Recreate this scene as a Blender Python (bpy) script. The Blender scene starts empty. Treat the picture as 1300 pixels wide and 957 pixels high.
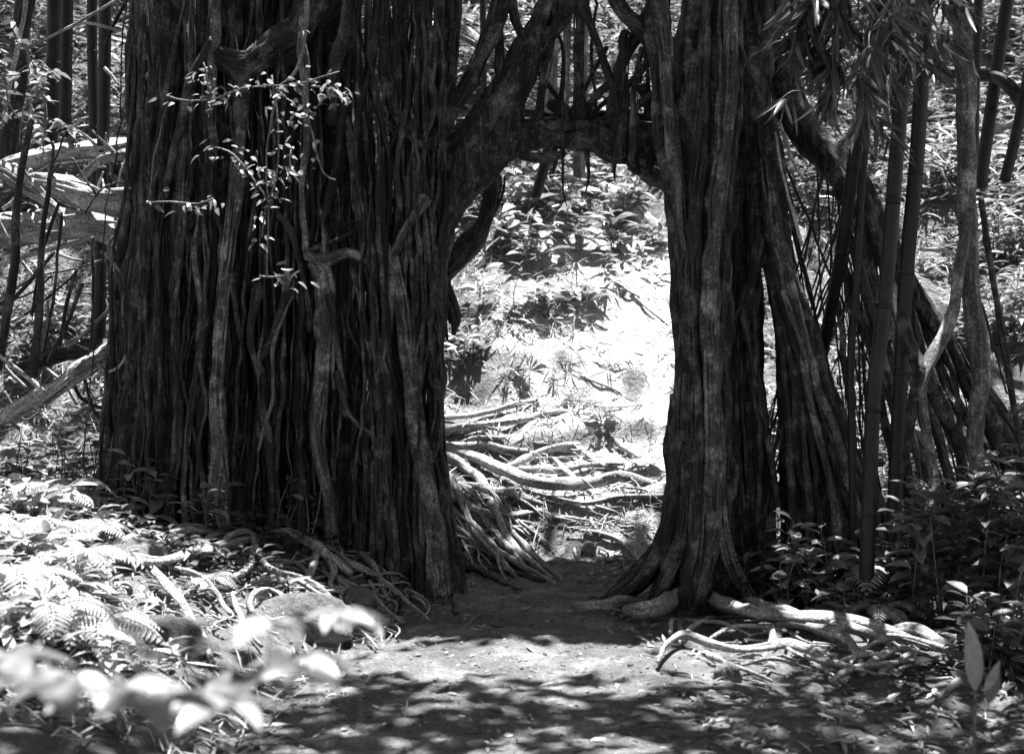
import bpy, math, random
import numpy as np
from mathutils import Vector
rng = np.random.default_rng(7)
random.seed(7)
sc = bpy.context.scene
COL = sc.collection

# ------------------------------------------------------------------ camera numbers
F = 1805.0; CX = 650.0; CY = 433.5; CH = 1.73          # focal length and principal point in px of a 1300 px wide frame
def P(x, y, Y):
    return np.array([(x - CX) * Y / F, Y, CH + (CY - y) * Y / F])
def pix(p):
    p = np.asarray(p, float)
    return CX + p[..., 0] * F / p[..., 1], CY - (p[..., 2] - CH) * F / p[..., 1]

# ------------------------------------------------------------------ noise
def _h(i, j, k):
    n = (i.astype(np.int64) * 374761393 + j.astype(np.int64) * 668265263 + k.astype(np.int64) * 2147483647) & 0xffffffff
    n = ((n ^ (n >> 13)) * 1274126177) & 0xffffffff
    n = (n ^ (n >> 16)) & 0xffffffff
    return n / 2147483648.0 - 1.0
def noise(x, y, z=0.0):
    x, y, z = np.broadcast_arrays(np.asarray(x, float), np.asarray(y, float), np.asarray(z, float))
    xi, yi, zi = np.floor(x), np.floor(y), np.floor(z)
    fx, fy, fz = x - xi, y - yi, z - zi
    fx, fy, fz = [f * f * (3 - 2 * f) for f in (fx, fy, fz)]
    r = 0
    for a in (0, 1):
        for b in (0, 1):
            for c in (0, 1):
                w = (fx if a else 1 - fx) * (fy if b else 1 - fy) * (fz if c else 1 - fz)
                r = r + w * _h(xi + a, yi + b, zi + c)
    return r
def sst(a, b, x):
    t = np.clip((x - a) / (b - a), 0, 1); return t * t * (3 - 2 * t)

# ------------------------------------------------------------------ terrain
def path_left(Y):
    return np.interp(Y, [2, 6, 7.2, 8, 9, 10, 11.5], [-1.3, -1.15, -1.1, -0.95, -0.65, -0.45, -0.35])
def path_right(Y):
    return np.interp(Y, [2, 6, 7.2, 8, 9, 10, 11.5], [1.1, 0.95, 0.9, 0.85, 0.7, 0.6, 0.75])
def H(X, Y):
    X, Y = np.broadcast_arrays(np.asarray(X, float), np.asarray(Y, float))
    yb = Y + 0.22 * noise(X * 0.9 + 5, Y * 0.4) + 0.5 * sst(1.2, 3, X)
    z = np.interp(yb, [0, 10.7, 11.15, 11.5, 12.0, 12.5, 12.65, 13.0, 13.3, 13.7, 14, 18, 24, 32, 48, 90], [0, 0, .06, .52, .58, .66, .92, .98, 1.1, 1.5, 1.62, 4.1, 8.2, 13.5, 19, 24])
    xe = path_left(Y)
    d = xe - X
    left = sst(0, .35, d) * .13 + .22 * np.clip(d - .1, 0, 2.3)
    z = z + left * (1 - sst(10.8, 13.0, Y))
    off = np.maximum(sst(0, .5, d), sst(0, .6, X - path_right(Y)))
    hill = sst(10.8, 13, Y)
    z = z + (.012 + .045 * off) * noise(X * 1.7, Y * 1.7, 2) + (.008 + .022 * off + .05 * hill) * noise(X * 4.3, Y * 4.3, 4)
    z = z + hill * .20 * noise(X * .8, Y * .8, 8) + (.004 + .012 * np.maximum(off, hill)) * noise(X * 11, Y * 11, 6) + (.002 + .006 * np.maximum(off, hill)) * noise(X * 25, Y * 25, 6)
    return z
def G(x, y, lift=0.0):                                  # where the sight line through a photo point meets the ground
    Ys = np.linspace(3.2, 30, 2700)
    Xs = (x - CX) * Ys / F
    Zs = CH + (CY - y) * Ys / F
    k = np.nonzero(H(Xs, Ys) >= Zs)[0]
    i = k[0] if len(k) else len(Ys) - 1
    return np.array([Xs[i], Ys[i], H(Xs[i], Ys[i]) + lift])
def onground(X, Y, lift=0.0):
    return np.array([X, Y, float(H(X, Y)) + lift])

# ------------------------------------------------------------------ materials (a monochrome picture: every colour is a grey)
def nodes(name):
    m = bpy.data.materials.new(name); m.use_nodes = True
    nt = m.node_tree; nt.nodes.clear()
    out = nt.nodes.new('ShaderNodeOutputMaterial')
    return m, nt, out
def N(nt, t, **kw):
    n = nt.nodes.new(t)
    for k, v in kw.items():
        if k in n.inputs.keys(): n.inputs[k].default_value = v
        else: setattr(n, k, v)
    return n
def grey(v): return (v, v, v, 1)
def ramp(nt, stops):
    r = nt.nodes.new('ShaderNodeValToRGB'); e = r.color_ramp.elements
    while len(e) < len(stops): e.new(0.5)
    for i, (p, v) in enumerate(stops):
        e[i].position = p; e[i].color = grey(v)
    return r
def bark_mat(name, lo, mid, hi, attr=True, stretch=(28, 28, 3.2), bump=.012, rough=.75, moss=0.0):
    m, nt, out = nodes(name); L = nt.links.new
    if attr:
        a = N(nt, 'ShaderNodeAttribute', attribute_name='bark'); src = a.outputs['Vector']
    else:
        a = N(nt, 'ShaderNodeTexCoord'); src = a.outputs['Object']
    mp = N(nt, 'ShaderNodeMapping'); mp.inputs['Scale'].default_value = stretch; L(src, mp.inputs['Vector'])
    n1 = N(nt, 'ShaderNodeTexNoise', Scale=1.0, Detail=7.0, Roughness=.65, Distortion=.6); L(mp.outputs[0], n1.inputs['Vector'])
    g = N(nt, 'ShaderNodeTexCoord')
    n2 = N(nt, 'ShaderNodeTexNoise', Scale=5.5, Detail=6.0, Roughness=.7); L(g.outputs['Object'], n2.inputs['Vector'])
    n3 = N(nt, 'ShaderNodeTexNoise', Scale=60.0, Detail=3.0, Roughness=.7); L(g.outputs['Object'], n3.inputs['Vector'])
    r1 = ramp(nt, [(.3, lo), (.52, mid), (.75, hi)]); L(n1.outputs['Fac'], r1.inputs['Fac'])
    r2 = ramp(nt, [(.50, 0), (.66, 1)]); L(n2.outputs['Fac'], r2.inputs['Fac'])
    mx = N(nt, 'ShaderNodeMix', data_type='RGBA'); 
    mul = N(nt, 'ShaderNodeMath', operation='MULTIPLY'); mul.inputs[1].default_value = .55
    L(r2.outputs[0], mul.inputs[0]); L(mul.outputs[0], mx.inputs[0]); L(r1.outputs[0], mx.inputs[6]); mx.inputs[7].default_value = grey(min(.6, hi * 1.9))
    sp = ramp(nt, [(.36, .45), (.5, .85), (.66, 1.55)]); L(n3.outputs['Fac'], sp.inputs['Fac'])
    mm = N(nt, 'ShaderNodeMix', data_type='RGBA', blend_type='MULTIPLY'); mm.inputs[0].default_value = 1
    L(mx.outputs[2], mm.inputs[6]); L(sp.outputs[0], mm.inputs[7])
    b = N(nt, 'ShaderNodeBsdfPrincipled', Roughness=rough); b.inputs['Specular IOR Level'].default_value = .3
    L(mm.outputs[2], b.inputs['Base Color'])
    ad = N(nt, 'ShaderNodeMath', operation='MULTIPLY_ADD'); ad.inputs[1].default_value = .35
    L(n3.outputs['Fac'], ad.inputs[0]); L(n1.outputs['Fac'], ad.inputs[2])
    ad2 = N(nt, 'ShaderNodeMath', operation='MULTIPLY_ADD'); ad2.inputs[1].default_value = .6
    L(n2.outputs['Fac'], ad2.inputs[0]); L(ad.outputs[0], ad2.inputs[2])
    bp = N(nt, 'ShaderNodeBump', Strength=1.0, Distance=bump); L(ad2.outputs[0], bp.inputs['Height']); L(bp.outputs[0], b.inputs['Normal'])
    L(b.outputs[0], out.inputs[0])
    return m
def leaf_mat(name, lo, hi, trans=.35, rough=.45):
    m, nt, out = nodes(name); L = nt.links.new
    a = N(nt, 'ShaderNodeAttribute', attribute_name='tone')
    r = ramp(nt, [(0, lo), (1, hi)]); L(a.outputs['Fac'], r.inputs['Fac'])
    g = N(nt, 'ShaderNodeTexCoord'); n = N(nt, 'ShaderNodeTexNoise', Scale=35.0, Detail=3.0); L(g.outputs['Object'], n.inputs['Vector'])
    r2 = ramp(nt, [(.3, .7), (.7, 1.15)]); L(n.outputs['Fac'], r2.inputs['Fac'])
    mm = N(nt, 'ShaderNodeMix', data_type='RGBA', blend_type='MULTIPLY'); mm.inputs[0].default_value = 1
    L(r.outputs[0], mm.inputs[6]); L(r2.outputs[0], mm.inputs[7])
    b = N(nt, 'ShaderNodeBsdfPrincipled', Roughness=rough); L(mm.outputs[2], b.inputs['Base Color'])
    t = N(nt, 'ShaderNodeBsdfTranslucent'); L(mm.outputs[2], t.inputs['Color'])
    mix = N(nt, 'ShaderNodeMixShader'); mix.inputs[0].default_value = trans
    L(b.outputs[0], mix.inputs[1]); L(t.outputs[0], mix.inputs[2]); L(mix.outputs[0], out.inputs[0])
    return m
def soil_mat(name, lo, mid, hi, scale=1.0, bump=.02, worn=None):
    m, nt, out = nodes(name); L = nt.links.new
    g = N(nt, 'ShaderNodeTexCoord')
    n1 = N(nt, 'ShaderNodeTexNoise', Scale=2.2 * scale, Detail=8.0, Roughness=.7); L(g.outputs['Object'], n1.inputs['Vector'])
    n2 = N(nt, 'ShaderNodeTexNoise', Scale=45.0 * scale, Detail=6.0, Roughness=.75); L(g.outputs['Object'], n2.inputs['Vector'])
    v = N(nt, 'ShaderNodeTexVoronoi', Scale=28.0 * scale); L(g.outputs['Object'], v.inputs['Vector'])
    r1 = ramp(nt, [(.32, lo), (.5, mid), (.68, hi)]); L(n1.outputs['Fac'], r1.inputs['Fac'])
    r2 = ramp(nt, [(.3, .45), (.7, 1.4)]); L(n2.outputs['Fac'], r2.inputs['Fac'])
    mm = N(nt, 'ShaderNodeMix', data_type='RGBA', blend_type='MULTIPLY'); mm.inputs[0].default_value = 1
    if worn:                                          # pale dry trodden earth where the slope is worn bare
        at = N(nt, 'ShaderNodeAttribute', attribute_name='tone'); wm = N(nt, 'ShaderNodeMix', data_type='RGBA'); wm.inputs[7].default_value = grey(worn)
        L(at.outputs['Fac'], wm.inputs[0]); L(r1.outputs[0], wm.inputs[6]); L(wm.outputs[2], mm.inputs[6])
    else: L(r1.outputs[0], mm.inputs[6])
    L(r2.outputs[0], mm.inputs[7])
    b = N(nt, 'ShaderNodeBsdfPrincipled', Roughness=.9); b.inputs['Specular IOR Level'].default_value = .2
    L(mm.outputs[2], b.inputs['Base Color'])
    ad = N(nt, 'ShaderNodeMath', operation='MULTIPLY_ADD'); ad.inputs[1].default_value = -.5
    L(v.outputs['Distance'], ad.inputs[0]); L(n2.outputs['Fac'], ad.inputs[2])
    bp = N(nt, 'ShaderNodeBump', Strength=1.0, Distance=bump); L(ad.outputs[0], bp.inputs['Height']); L(bp.outputs[0], b.inputs['Normal'])
    L(b.outputs[0], out.inputs[0])
    return m
M = dict(
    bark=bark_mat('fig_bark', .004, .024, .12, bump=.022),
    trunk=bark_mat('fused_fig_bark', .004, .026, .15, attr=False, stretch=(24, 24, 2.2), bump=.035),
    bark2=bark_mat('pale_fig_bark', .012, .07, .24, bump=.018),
    bark3=bark_mat('dark_fig_bark', .003, .010, .04, bump=.022),  # darkest bark tone, mixed in at random and painted as recess shade
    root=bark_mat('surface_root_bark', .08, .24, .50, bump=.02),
    log=bark_mat('dead_log_bark', .06, .34, .65, bump=.025),
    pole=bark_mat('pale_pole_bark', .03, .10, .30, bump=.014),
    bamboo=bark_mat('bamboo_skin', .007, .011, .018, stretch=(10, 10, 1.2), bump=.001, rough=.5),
    stem=bark_mat('green_stem', .06, .10, .16, bump=.002, rough=.6),
    twig=bark_mat('dry_twig', .08, .16, .30, bump=.004),
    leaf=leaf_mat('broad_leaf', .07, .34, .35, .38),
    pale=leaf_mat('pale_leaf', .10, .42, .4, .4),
    bright=leaf_mat('sun_painted_fern_leaf', .20, .55, .4, .4),  # sunlight on the ferns put into the leaf colour
    dark=leaf_mat('shade_painted_leaf', .04, .12, .3, .4),  # darkened leaf: the shade on these plants is put into the colour
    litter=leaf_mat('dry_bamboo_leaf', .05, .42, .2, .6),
    canopy=leaf_mat('canopy_leaf', .03, .07, .12, .5),
    soil=soil_mat('forest_soil', .06, .11, .20),
    hill=soil_mat('hillside_soil', .04, .10, .24, worn=.43),
    path=soil_mat('trodden_dirt', .07, .15, .30, bump=.03),
    rock=soil_mat('mossy_rock', .08, .16, .26, 2.0, .02),
)

# ------------------------------------------------------------------ mesh building
class MB:
    def __init__(s): s.v = []; s.t = []; s.n = 0; s.a = []; s.tone = []
    def add(s, v, t, bark=None, tone=None):
        v = np.asarray(v, float).reshape(-1, 3); s.v.append(v); s.t.append(np.asarray(t, int).reshape(-1, 3) + s.n)
        s.a.append(v * 0 if bark is None else bark); s.tone.append(np.full(len(v), .5) if tone is None else tone); s.n += len(v)
        return s
    def build(s, name, mat, parent=None, origin=None, smooth=True):
        v = np.concatenate(s.v); t = np.concatenate(s.t)
        wo = world_of(parent)
        if origin is None: origin = np.zeros(3) if parent is not None else v[np.argmin(v[:, 2])].copy()
        loc = np.asarray(origin, float)
        me = bpy.data.meshes.new(name)
        me.vertices.add(len(v)); me.vertices.foreach_set('co', (v - wo - loc if parent is not None else v - loc).ravel().astype(np.float32))
        me.loops.add(t.size); me.loops.foreach_set('vertex_index', t.ravel().astype(np.int32))
        me.polygons.add(len(t)); me.polygons.foreach_set('loop_start', (np.arange(len(t)) * 3).astype(np.int32))
        if smooth: me.polygons.foreach_set('use_smooth', np.ones(len(t), bool))
        at = me.attributes.new('bark', 'FLOAT_VECTOR', 'POINT'); at.data.foreach_set('vector', np.concatenate(s.a).ravel().astype(np.float32))
        at = me.attributes.new('tone', 'FLOAT', 'POINT'); at.data.foreach_set('value', np.concatenate(s.tone).astype(np.float32))
        me.update(calc_edges=True); me.validate()
        me.materials.append(mat)
        o = bpy.data.objects.new(name, me); COL.objects.link(o)
        o.location = loc
        if parent is not None: o.parent = parent
        return o
def world_of(o):
    w = np.zeros(3)
    while o is not None:
        w += np.array(o.location); o = o.parent
    return w
def tag(o, label=None, cat=None, group=None, kind=None):
    if label: o['label'] = label
    if cat: o['category'] = cat
    if group: o['group'] = group
    if kind: o['kind'] = kind
    return o
def empty(name, loc, label, cat, group=None):
    o = bpy.data.objects.new(name, None); COL.objects.link(o); o.location = [float(c) for c in loc]
    o.empty_display_size = .2
    return tag(o, label, cat, group)

def spline(pts, rad, step):
    pts = np.asarray(pts, float); rad = np.asarray(rad, float)
    if len(pts) < 2: raise ValueError
    p = np.vstack([2 * pts[0] - pts[1], pts, 2 * pts[-1] - pts[-2]])
    out = []; ro = []
    for i in range(len(pts) - 1):
        L = np.linalg.norm(pts[i + 1] - pts[i]); n = max(2, int(L / step))
        t = np.linspace(0, 1, n, endpoint=False)[:, None]
        a, b, c, d = p[i], p[i + 1], p[i + 2], p[i + 3]
        out.append(.5 * ((2 * b) + (c - a) * t + (2 * a - 5 * b + 4 * c - d) * t ** 2 + (3 * b - a - 3 * c + d) * t ** 3))
        tt = t[:, 0]; s = tt * tt * (3 - 2 * tt); ro.append(rad[i] * (1 - s) + rad[i + 1] * s)
    out.append(pts[-1:]); ro.append(rad[-1:])
    return np.concatenate(out), np.concatenate(ro)
def tube(mb, pts, rad, seg=8, step=None, wob=.0, lump=.12, flute=.0, flat=1.0, close=True):
    """A limb along pts; wob shifts its axis (m), lump swells it, flute cuts lengthwise grooves."""
    rad = np.broadcast_to(np.asarray(rad, float), (len(pts),))
    if step is None: step = max(.02, min(.07, float(np.mean(rad)) * 1.4))
    c, r = spline(pts, rad, step)
    n = len(c); sd = rng.uniform(0, 900)
    s = np.concatenate([[0], np.cumsum(np.linalg.norm(np.diff(c, axis=0), axis=1))])
    if wob:
        for k in range(3): c[:, k] += wob * noise(s * 3.1 + sd, k * 7.7, sd) * (s > 0) + .4 * wob * noise(s * 9 + sd, k * 3.7, sd)
    T = np.gradient(c, axis=0); T /= np.linalg.norm(T, axis=1)[:, None] + 1e-9
    ref = np.array([0, 1, 0.]) if abs(T[0, 1]) < .8 else np.array([0, 0, 1.])
    A = np.zeros_like(c); u = ref
    for i in range(n):
        u = u - T[i] * (u @ T[i]); nu = np.linalg.norm(u)
        if nu < 1e-6: u = np.array([1., 0, 0]); u -= T[i] * (u @ T[i]); nu = np.linalg.norm(u)
        u = u / nu; A[i] = u
    B = np.cross(T, A)
    th = np.arange(seg) * 2 * np.pi / seg
    R = r[:, None] * (1 + lump * noise(np.cos(th)[None] * 1.1 + sd, np.sin(th)[None] * 1.1, s[:, None] * 5 + sd))
    if flute: R = R * (1 + flute * noise(np.cos(th)[None] * 3.2 + sd, np.sin(th)[None] * 3.2, s[:, None] * 1.1 + sd))
    V = c[:, None] + A[:, None] * (np.cos(th)[None] * R)[..., None] + B[:, None] * (np.sin(th)[None] * R * flat)[..., None]
    bark = np.stack([np.broadcast_to(np.cos(th), (n, seg)) * r[:, None] + sd, np.broadcast_to(np.sin(th), (n, seg)) * r[:, None], np.broadcast_to(s[:, None], (n, seg)) + sd], -1)
    i = np.arange(n - 1)[:, None] * seg; j = np.arange(seg)[None]; j2 = (j + 1) % seg
    q = np.stack([i + j, i + j2, i + seg + j2, i + seg + j], -1).reshape(-1, 4)
    t = np.concatenate([q[:, [0, 2, 1]], q[:, [0, 3, 2]]])
    V = V.reshape(-1, 3); bark = bark.reshape(-1, 3)
    if close:
        V = np.vstack([V, c[0] - T[0] * r[0] * .3, c[-1] + T[-1] * r[-1] * .5]); bark = np.vstack([bark, bark[0], bark[-1]])
        a = n * seg; jj = np.arange(seg); j3 = (jj + 1) % seg
        t = np.concatenate([t, np.stack([np.full(seg, a), jj, j3], -1), np.stack([np.full(seg, a + 1), (n - 1) * seg + j3, (n - 1) * seg + jj], -1)])
    mb.add(V, t, bark)
    return mb
def ptube(mb, pl, Y, r, **kw):
    """pl: photo points, Y: depth (one or per point), r: half width in photo px (one or per point)."""
    n = len(pl); Y = np.broadcast_to(np.asarray(Y, float), (n,)); r = np.broadcast_to(np.asarray(r, float), (n,))
    return tube(mb, [P(x, y, d) for (x, y), d in zip(pl, Y)], r * Y / F, **kw)
def gtube(mb, pl, r, sink=.25, lift=0, end=1, thin=.85, **kw):
    """a root or branch that lies on the ground under the photo points pl"""
    pts = [G(x, y) for x, y in pl]; r = np.broadcast_to(np.asarray(r, float), (len(pl),))
    rr = np.array([a * p[1] / F for a, p in zip(r, pts)])
    lift = np.broadcast_to(np.asarray(lift, float), (len(pl),))
    lift = lift * 1.0
    if end:
        lift[-1] -= rr[-1] * 2.2 + .01; lift[0] -= rr[0] * .8
        if end > 1: lift[0] -= rr[0] * 1.6
    rr = np.array(rr) * thin
    pts = [p + np.array([0, 0, a * (1 - sink) + l]) for p, a, l in zip(pts, rr, lift)]
    return tube(mb, pts, rr, **kw)

def unit(a): return a / (np.linalg.norm(a, axis=-1, keepdims=True) + 1e-9)
def leaves(mb, B, D, Nn, L, W, curve=.25, fold=.2, m=1, tone=None, peak=.45):
    n = len(B)
    if n == 0: return mb
    B = np.asarray(B, float); D = unit(np.asarray(D, float)); S = unit(np.cross(D, Nn)); Nn = np.cross(S, D)
    L = np.broadcast_to(L, (n,)); W = np.broadcast_to(W, (n,)); curve = np.broadcast_to(curve, (n,))
    if tone is None: tone = rng.uniform(0, 1, n)
    ts = np.linspace(0, 1, m + 2)
    def mid(t): return B + D * (L * t)[:, None] - Nn * (curve * L * t * t)[:, None]
    def w(t): return np.sin(np.pi * t ** (math.log(.5) / math.log(peak))) ** .8
    vs = [mid(0)[:, None]]
    for t in ts[1:-1]:
        c = mid(t); ww = (W * .5 * w(t))[:, None]
        vs.append(np.stack([c - S * ww + Nn * ww * fold * 2, c, c + S * ww + Nn * ww * fold * 2], 1))
    vs.append(mid(1)[:, None])
    V = np.concatenate(vs, 1); k = V.shape[1]
    f = [(0, 2, 1), (0, 3, 2)]
    for i in range(m - 1):
        a = 1 + 3 * i; b = a + 3
        f += [(a, a + 1, b + 1), (a, b + 1, b), (a + 1, a + 2, b + 2), (a + 1, b + 2, b + 1)]
    a = 1 + 3 * (m - 1); f += [(a, a + 1, k - 1), (a + 1, a + 2, k - 1)]
    f = np.array(f)
    t = (f[None] + (np.arange(n) * k)[:, None, None]).reshape(-1, 3)
    return mb.add(V.reshape(-1, 3), t, None, np.repeat(tone, k))
def rdir(n, up=.0, spread=1.0):
    a = rng.uniform(0, 2 * np.pi, n)
    return unit(np.stack([np.cos(a) * spread, np.sin(a) * spread, up + rng.normal(0, .25, n)], -1))

# ------------------------------------------------------------------ ground, hillside, path
def worn(X, Y):
    e = .08; steep = np.abs(H(X, Y + e) - H(X, Y - e)) / (2 * e)
    a = 1 - sst(.8, 1.5, ((X - 1.1) / 1.2) ** 2 + ((Y - 13.4) / 2.5) ** 2)
    b = .95 * (1 - sst(.8, 1.5, ((X - 1.3) / .8) ** 2 + ((Y - 11.6) / 1.0) ** 2))
    a = np.maximum(a, b) + .35 * noise(X * 2.1, Y * 2.1, 40) * (a > .02)
    return np.clip(a * (1 - .85 * sst(1.0, 1.5, steep)), 0, 1)
def grid(name, xs, ys, mat, f=H, kind='structure', lift=0):
    X, Y = np.meshgrid(xs, ys); Z = f(X, Y) + lift
    nx, ny = len(xs), len(ys)
    i = np.arange(ny - 1)[:, None] * nx + np.arange(nx - 1)[None]
    t = np.concatenate([np.stack([i, i + 1, i + nx + 1], -1).reshape(-1, 3), np.stack([i, i + nx + 1, i + nx], -1).reshape(-1, 3)])
    mb = MB().add(np.stack([X, Y, Z], -1).reshape(-1, 3), t, None, worn(X, Y).ravel())
    return tag(mb.build(name, mat, origin=(0, 0, 0)), kind=kind)
def axis(*segs):
    a = []
    for lo, hi, st in segs: a.append(np.arange(lo, hi, st))
    return np.unique(np.round(np.concatenate(a + [[segs[-1][1]]]), 4))
grid('ground', axis((-60, -8, 2), (-8, -4, .12), (-4, 4, .035), (4, 8, .12), (8, 60, 2)), axis((-40, 3, 1.5), (3, 5.5, .1), (5.5, 11, .035)), M['soil'])
grid('hillside', axis((-60, -10, 2), (-10, -5, .15), (-5, 5, .045), (5, 10, .15), (10, 60, 2)), axis((11, 15.5, .045), (15.5, 26, .11), (26, 90, 1.5)), M['hill'])
# trodden path: an irregular strip a few mm above the ground
ys = np.arange(1.5, 11.25, .03); us = np.linspace(0, 1, 100)
YY, UU = np.meshgrid(ys, us, indexing='ij')
xl = path_left(YY) + .10 + .10 * noise(YY * 2.3, 3.3) + .04 * noise(YY * 9, 1.3)
xr = path_right(YY) - .05 + .12 * noise(YY * 2.1, 8.3) + .04 * noise(YY * 9, 5.3)
XX = xl + (xr - xl) * UU
edge = np.minimum(UU, 1 - UU) * 12
ZZ = H(XX, YY) + np.where(edge < .6, -.012, .005) + .010 * noise(XX * 14, YY * 14, 7) + .006 * noise(XX * 30, YY * 30)
ny, nx = XX.shape
i = np.arange(ny - 1)[:, None] * nx + np.arange(nx - 1)[None]
tag(MB().add(np.stack([XX, YY, ZZ], -1).reshape(-1, 3), np.concatenate([np.stack([i, i + 1, i + nx + 1], -1).reshape(-1, 3), np.stack([i, i + nx + 1, i + nx], -1).reshape(-1, 3)])).build('path', M['path'], origin=(0, 0, 0)), kind='structure')

# ------------------------------------------------------------------ sun
SUN = unit(np.array([.09, .20, .975]))
def ground_hit(C):
    """where rays from C away from the sun meet the terrain (vectorised march)"""
    t = np.zeros(len(C)); done = np.zeros(len(C), bool)
    for _ in range(150):
        p = C - SUN * t[:, None]
        done |= p[:, 2] <= H(p[:, 0], p[:, 1])
        t = np.where(done, t, t + .15)
    return C - SUN * t[:, None]

# ------------------------------------------------------------------ banyan helpers
def fuse(mb, name, parent, voxel=.016, disp=.02, mat=None):
    o = mb.build(name, mat or M['trunk'], parent)
    r = o.modifiers.new('fuse', 'REMESH'); r.mode = 'VOXEL'; r.voxel_size = voxel; r.use_smooth_shade = True
    s = o.modifiers.new('smooth', 'SMOOTH'); s.factor = .5; s.iterations = 2
    if disp:
        tx = bpy.data.textures.new(name + '_lumps', 'CLOUDS'); tx.noise_scale = .09; tx.noise_depth = 3
        d = o.modifiers.new('lumps', 'DISPLACE'); d.texture = tx; d.strength = disp; d.mid_level = .5; d.texture_coords = 'LOCAL'
    return o
def base_z(x, Y, sink=.05):
    X = (x - CX) * Y / F
    z = float(H(X, Y)) - sink
    return CY - (z - CH) * F / Y
def bundle(mb, pl, Y, r, k=6, size=.22):
    """thin strands that twist along a thick root and half sink into it"""
    n = len(pl); Y = np.broadcast_to(np.asarray(Y, float), (n,)); r = np.broadcast_to(np.asarray(r, float), (n,)) * Y / F
    c, rr = spline([P(x, y, d) for (x, y), d in zip(pl, Y)], r, .09)
    T = unit(np.gradient(c, axis=0)); A = unit(np.cross(T, [0, 0, 1.]) + 1e-4 + np.array([1., 0, 0]) * (np.abs(T[:, 2:3]) > .6)); A = unit(A - T * (A * T).sum(-1, keepdims=True)); B = np.cross(T, A)
    B = B * np.where(B[:, 1:2] > 0, -1, 1)
    for q in range(k):
        th = rng.uniform(-.2, np.pi + .2) + np.cumsum(rng.normal(0, .16, len(c)))
        a, b = sorted(rng.choice(len(c), 2, replace=False)) if len(c) > 8 and rng.random() < .5 else (0, len(c) - 1)
        if b - a < 4: a, b = 0, len(c) - 1
        p = (c + (A * np.cos(th)[:, None] + B * np.sin(th)[:, None]) * (rr * .93)[:, None])[a:b + 1]
        w = rr[a:b + 1] * size * rng.uniform(.5, 1.3); w[0] *= .4; w[-1] *= .4
        tube(mb, p, w, seg=6, step=.07, wob=.006, lump=.35)
    return mb
def root_part(parent, pl, Y, r, name='aerial_root', mat=None, **kw):
    kw.setdefault('wob', .022); kw.setdefault('lump', .45); kw.setdefault('flute', .45)
    kw.setdefault('seg', 9 if np.mean(r) < 5 else 14)
    m_ = ptube(MB(), pl, Y, r, **kw)
    if np.mean(r) > 4.5: bundle(m_, pl, Y, r, k=int(3 + np.mean(r) * .5))
    return m_.build(name, mat or M[rng.choice(['bark', 'bark', 'bark2', 'bark3'])], parent)

# ------------------------------------------------------------------ LEFT BANYAN
LT = empty('banyan_tree', onground(-1.6, 10.2), 'massive left banyan, a dark curtain of hanging roots with a limb arching over the path', 'tree', 'banyan trees forming the archway')
TOP = -90
def down(x, Y): return (x, base_z(x, Y))
# fused cores
mb = MB()
core = [  # points, depth, half width
    ([(222, TOP), (214, 100), (198, 250), (186, 400), (172, 540), down(158, 10.0)], 10.0, [30, 28, 27, 27, 27, 34]),
    ([(270, TOP), (262, 100), (268, 300), (268, 460), down(262, 10.05)], 10.1, [34, 32, 30, 30, 40]),
    ([(330, TOP), (330, 120), (332, 300), (325, 470), down(318, 10.5)], 10.5, [34, 34, 32, 34, 46]),
    ([(392, TOP), (388, 140), (380, 320), (372, 500), down(368, 10.5)], 10.5, [30, 30, 32, 36, 44]),
    ([(430, TOP), (432, 100), (436, 300), (440, 500), down(440, 10.5)], 10.5, [18, 16, 18, 24, 34]),
    ([(185, TOP), (182, 130), (178, 300), (170, 460), down(165, 10.4)], 10.4, [18, 16, 16, 20, 28]),
]
for pl, Y, r in core: ptube(mb, pl, Y, np.array(r) * .88, seg=24, lump=.25, flute=.6, wob=.03); bundle(mb, pl, Y, np.array(r) * .92, k=22, size=.13)
for k in range(26):
    x0 = rng.uniform(172, 440); x1 = x0 + rng.uniform(-45, 30); Y = rng.uniform(9.95, 10.5)
    ptube(mb, [(x0, TOP), (x0 + rng.uniform(-9, 9), 120), ((x0 + x1) / 2, 320), (x1, 500), down(x1, Y)], Y, [rng.uniform(6, 11)] * 4 + [15], seg=10, wob=.03)
fuse(mb, 'trunk', LT)
# the shoulder, the rising limb and the beam that spans the arch
mb = MB()
arch = [
    ([(735, -60), (700, 20), (668, 80), (632, 140), (598, 190), (570, 240), (556, 300), (552, 380), (552, 520)], 10.0, [17, 18, 20, 23, 27, 25, 20, 14, 11]),
    ([(655, 118), (640, 160), (610, 200), (575, 245), (548, 300), (530, 380)], 9.9, [10, 15, 20, 19, 16, 12]),
    ([(696, 178), (660, 186), (620, 208), (588, 240), (566, 285), (556, 340)], 9.92, [7, 13, 16, 17, 14, 9]),
    ([(600, 190), (650, 168), (700, 160), (760, 164), (810, 170), (880, 178)], 10.05, [20, 17, 15, 16, 18, 20]),
    ([(640, 184), (700, 181), (760, 186), (815, 197), (870, 204)], 9.95, [11, 7, 8, 10, 11]),
    ([(650, 140), (700, 148), (750, 146), (800, 148), (860, 150)], 10.2, [5, 5, 5, 5, 6]),
    ([(540, 200), (560, 190), (600, 165), (640, 130)], 9.9, [8, 13, 16, 14]),
    ([(520, 240), (548, 250), (560, 300)], 9.9, [8, 12, 10]),
    ([(812, 110), (832, 140), (858, 162)], 10.1, [7, 10, 12]),
    ([(696, 130), (712, 138), (724, 152)], 10.0, [6, 9, 7]),
]
for pl, Y, r in arch: ptube(mb, pl, Y, r, seg=14, lump=.3, flute=.35, wob=.02); bundle(mb, pl, Y, r, k=7, size=.2)
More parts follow.
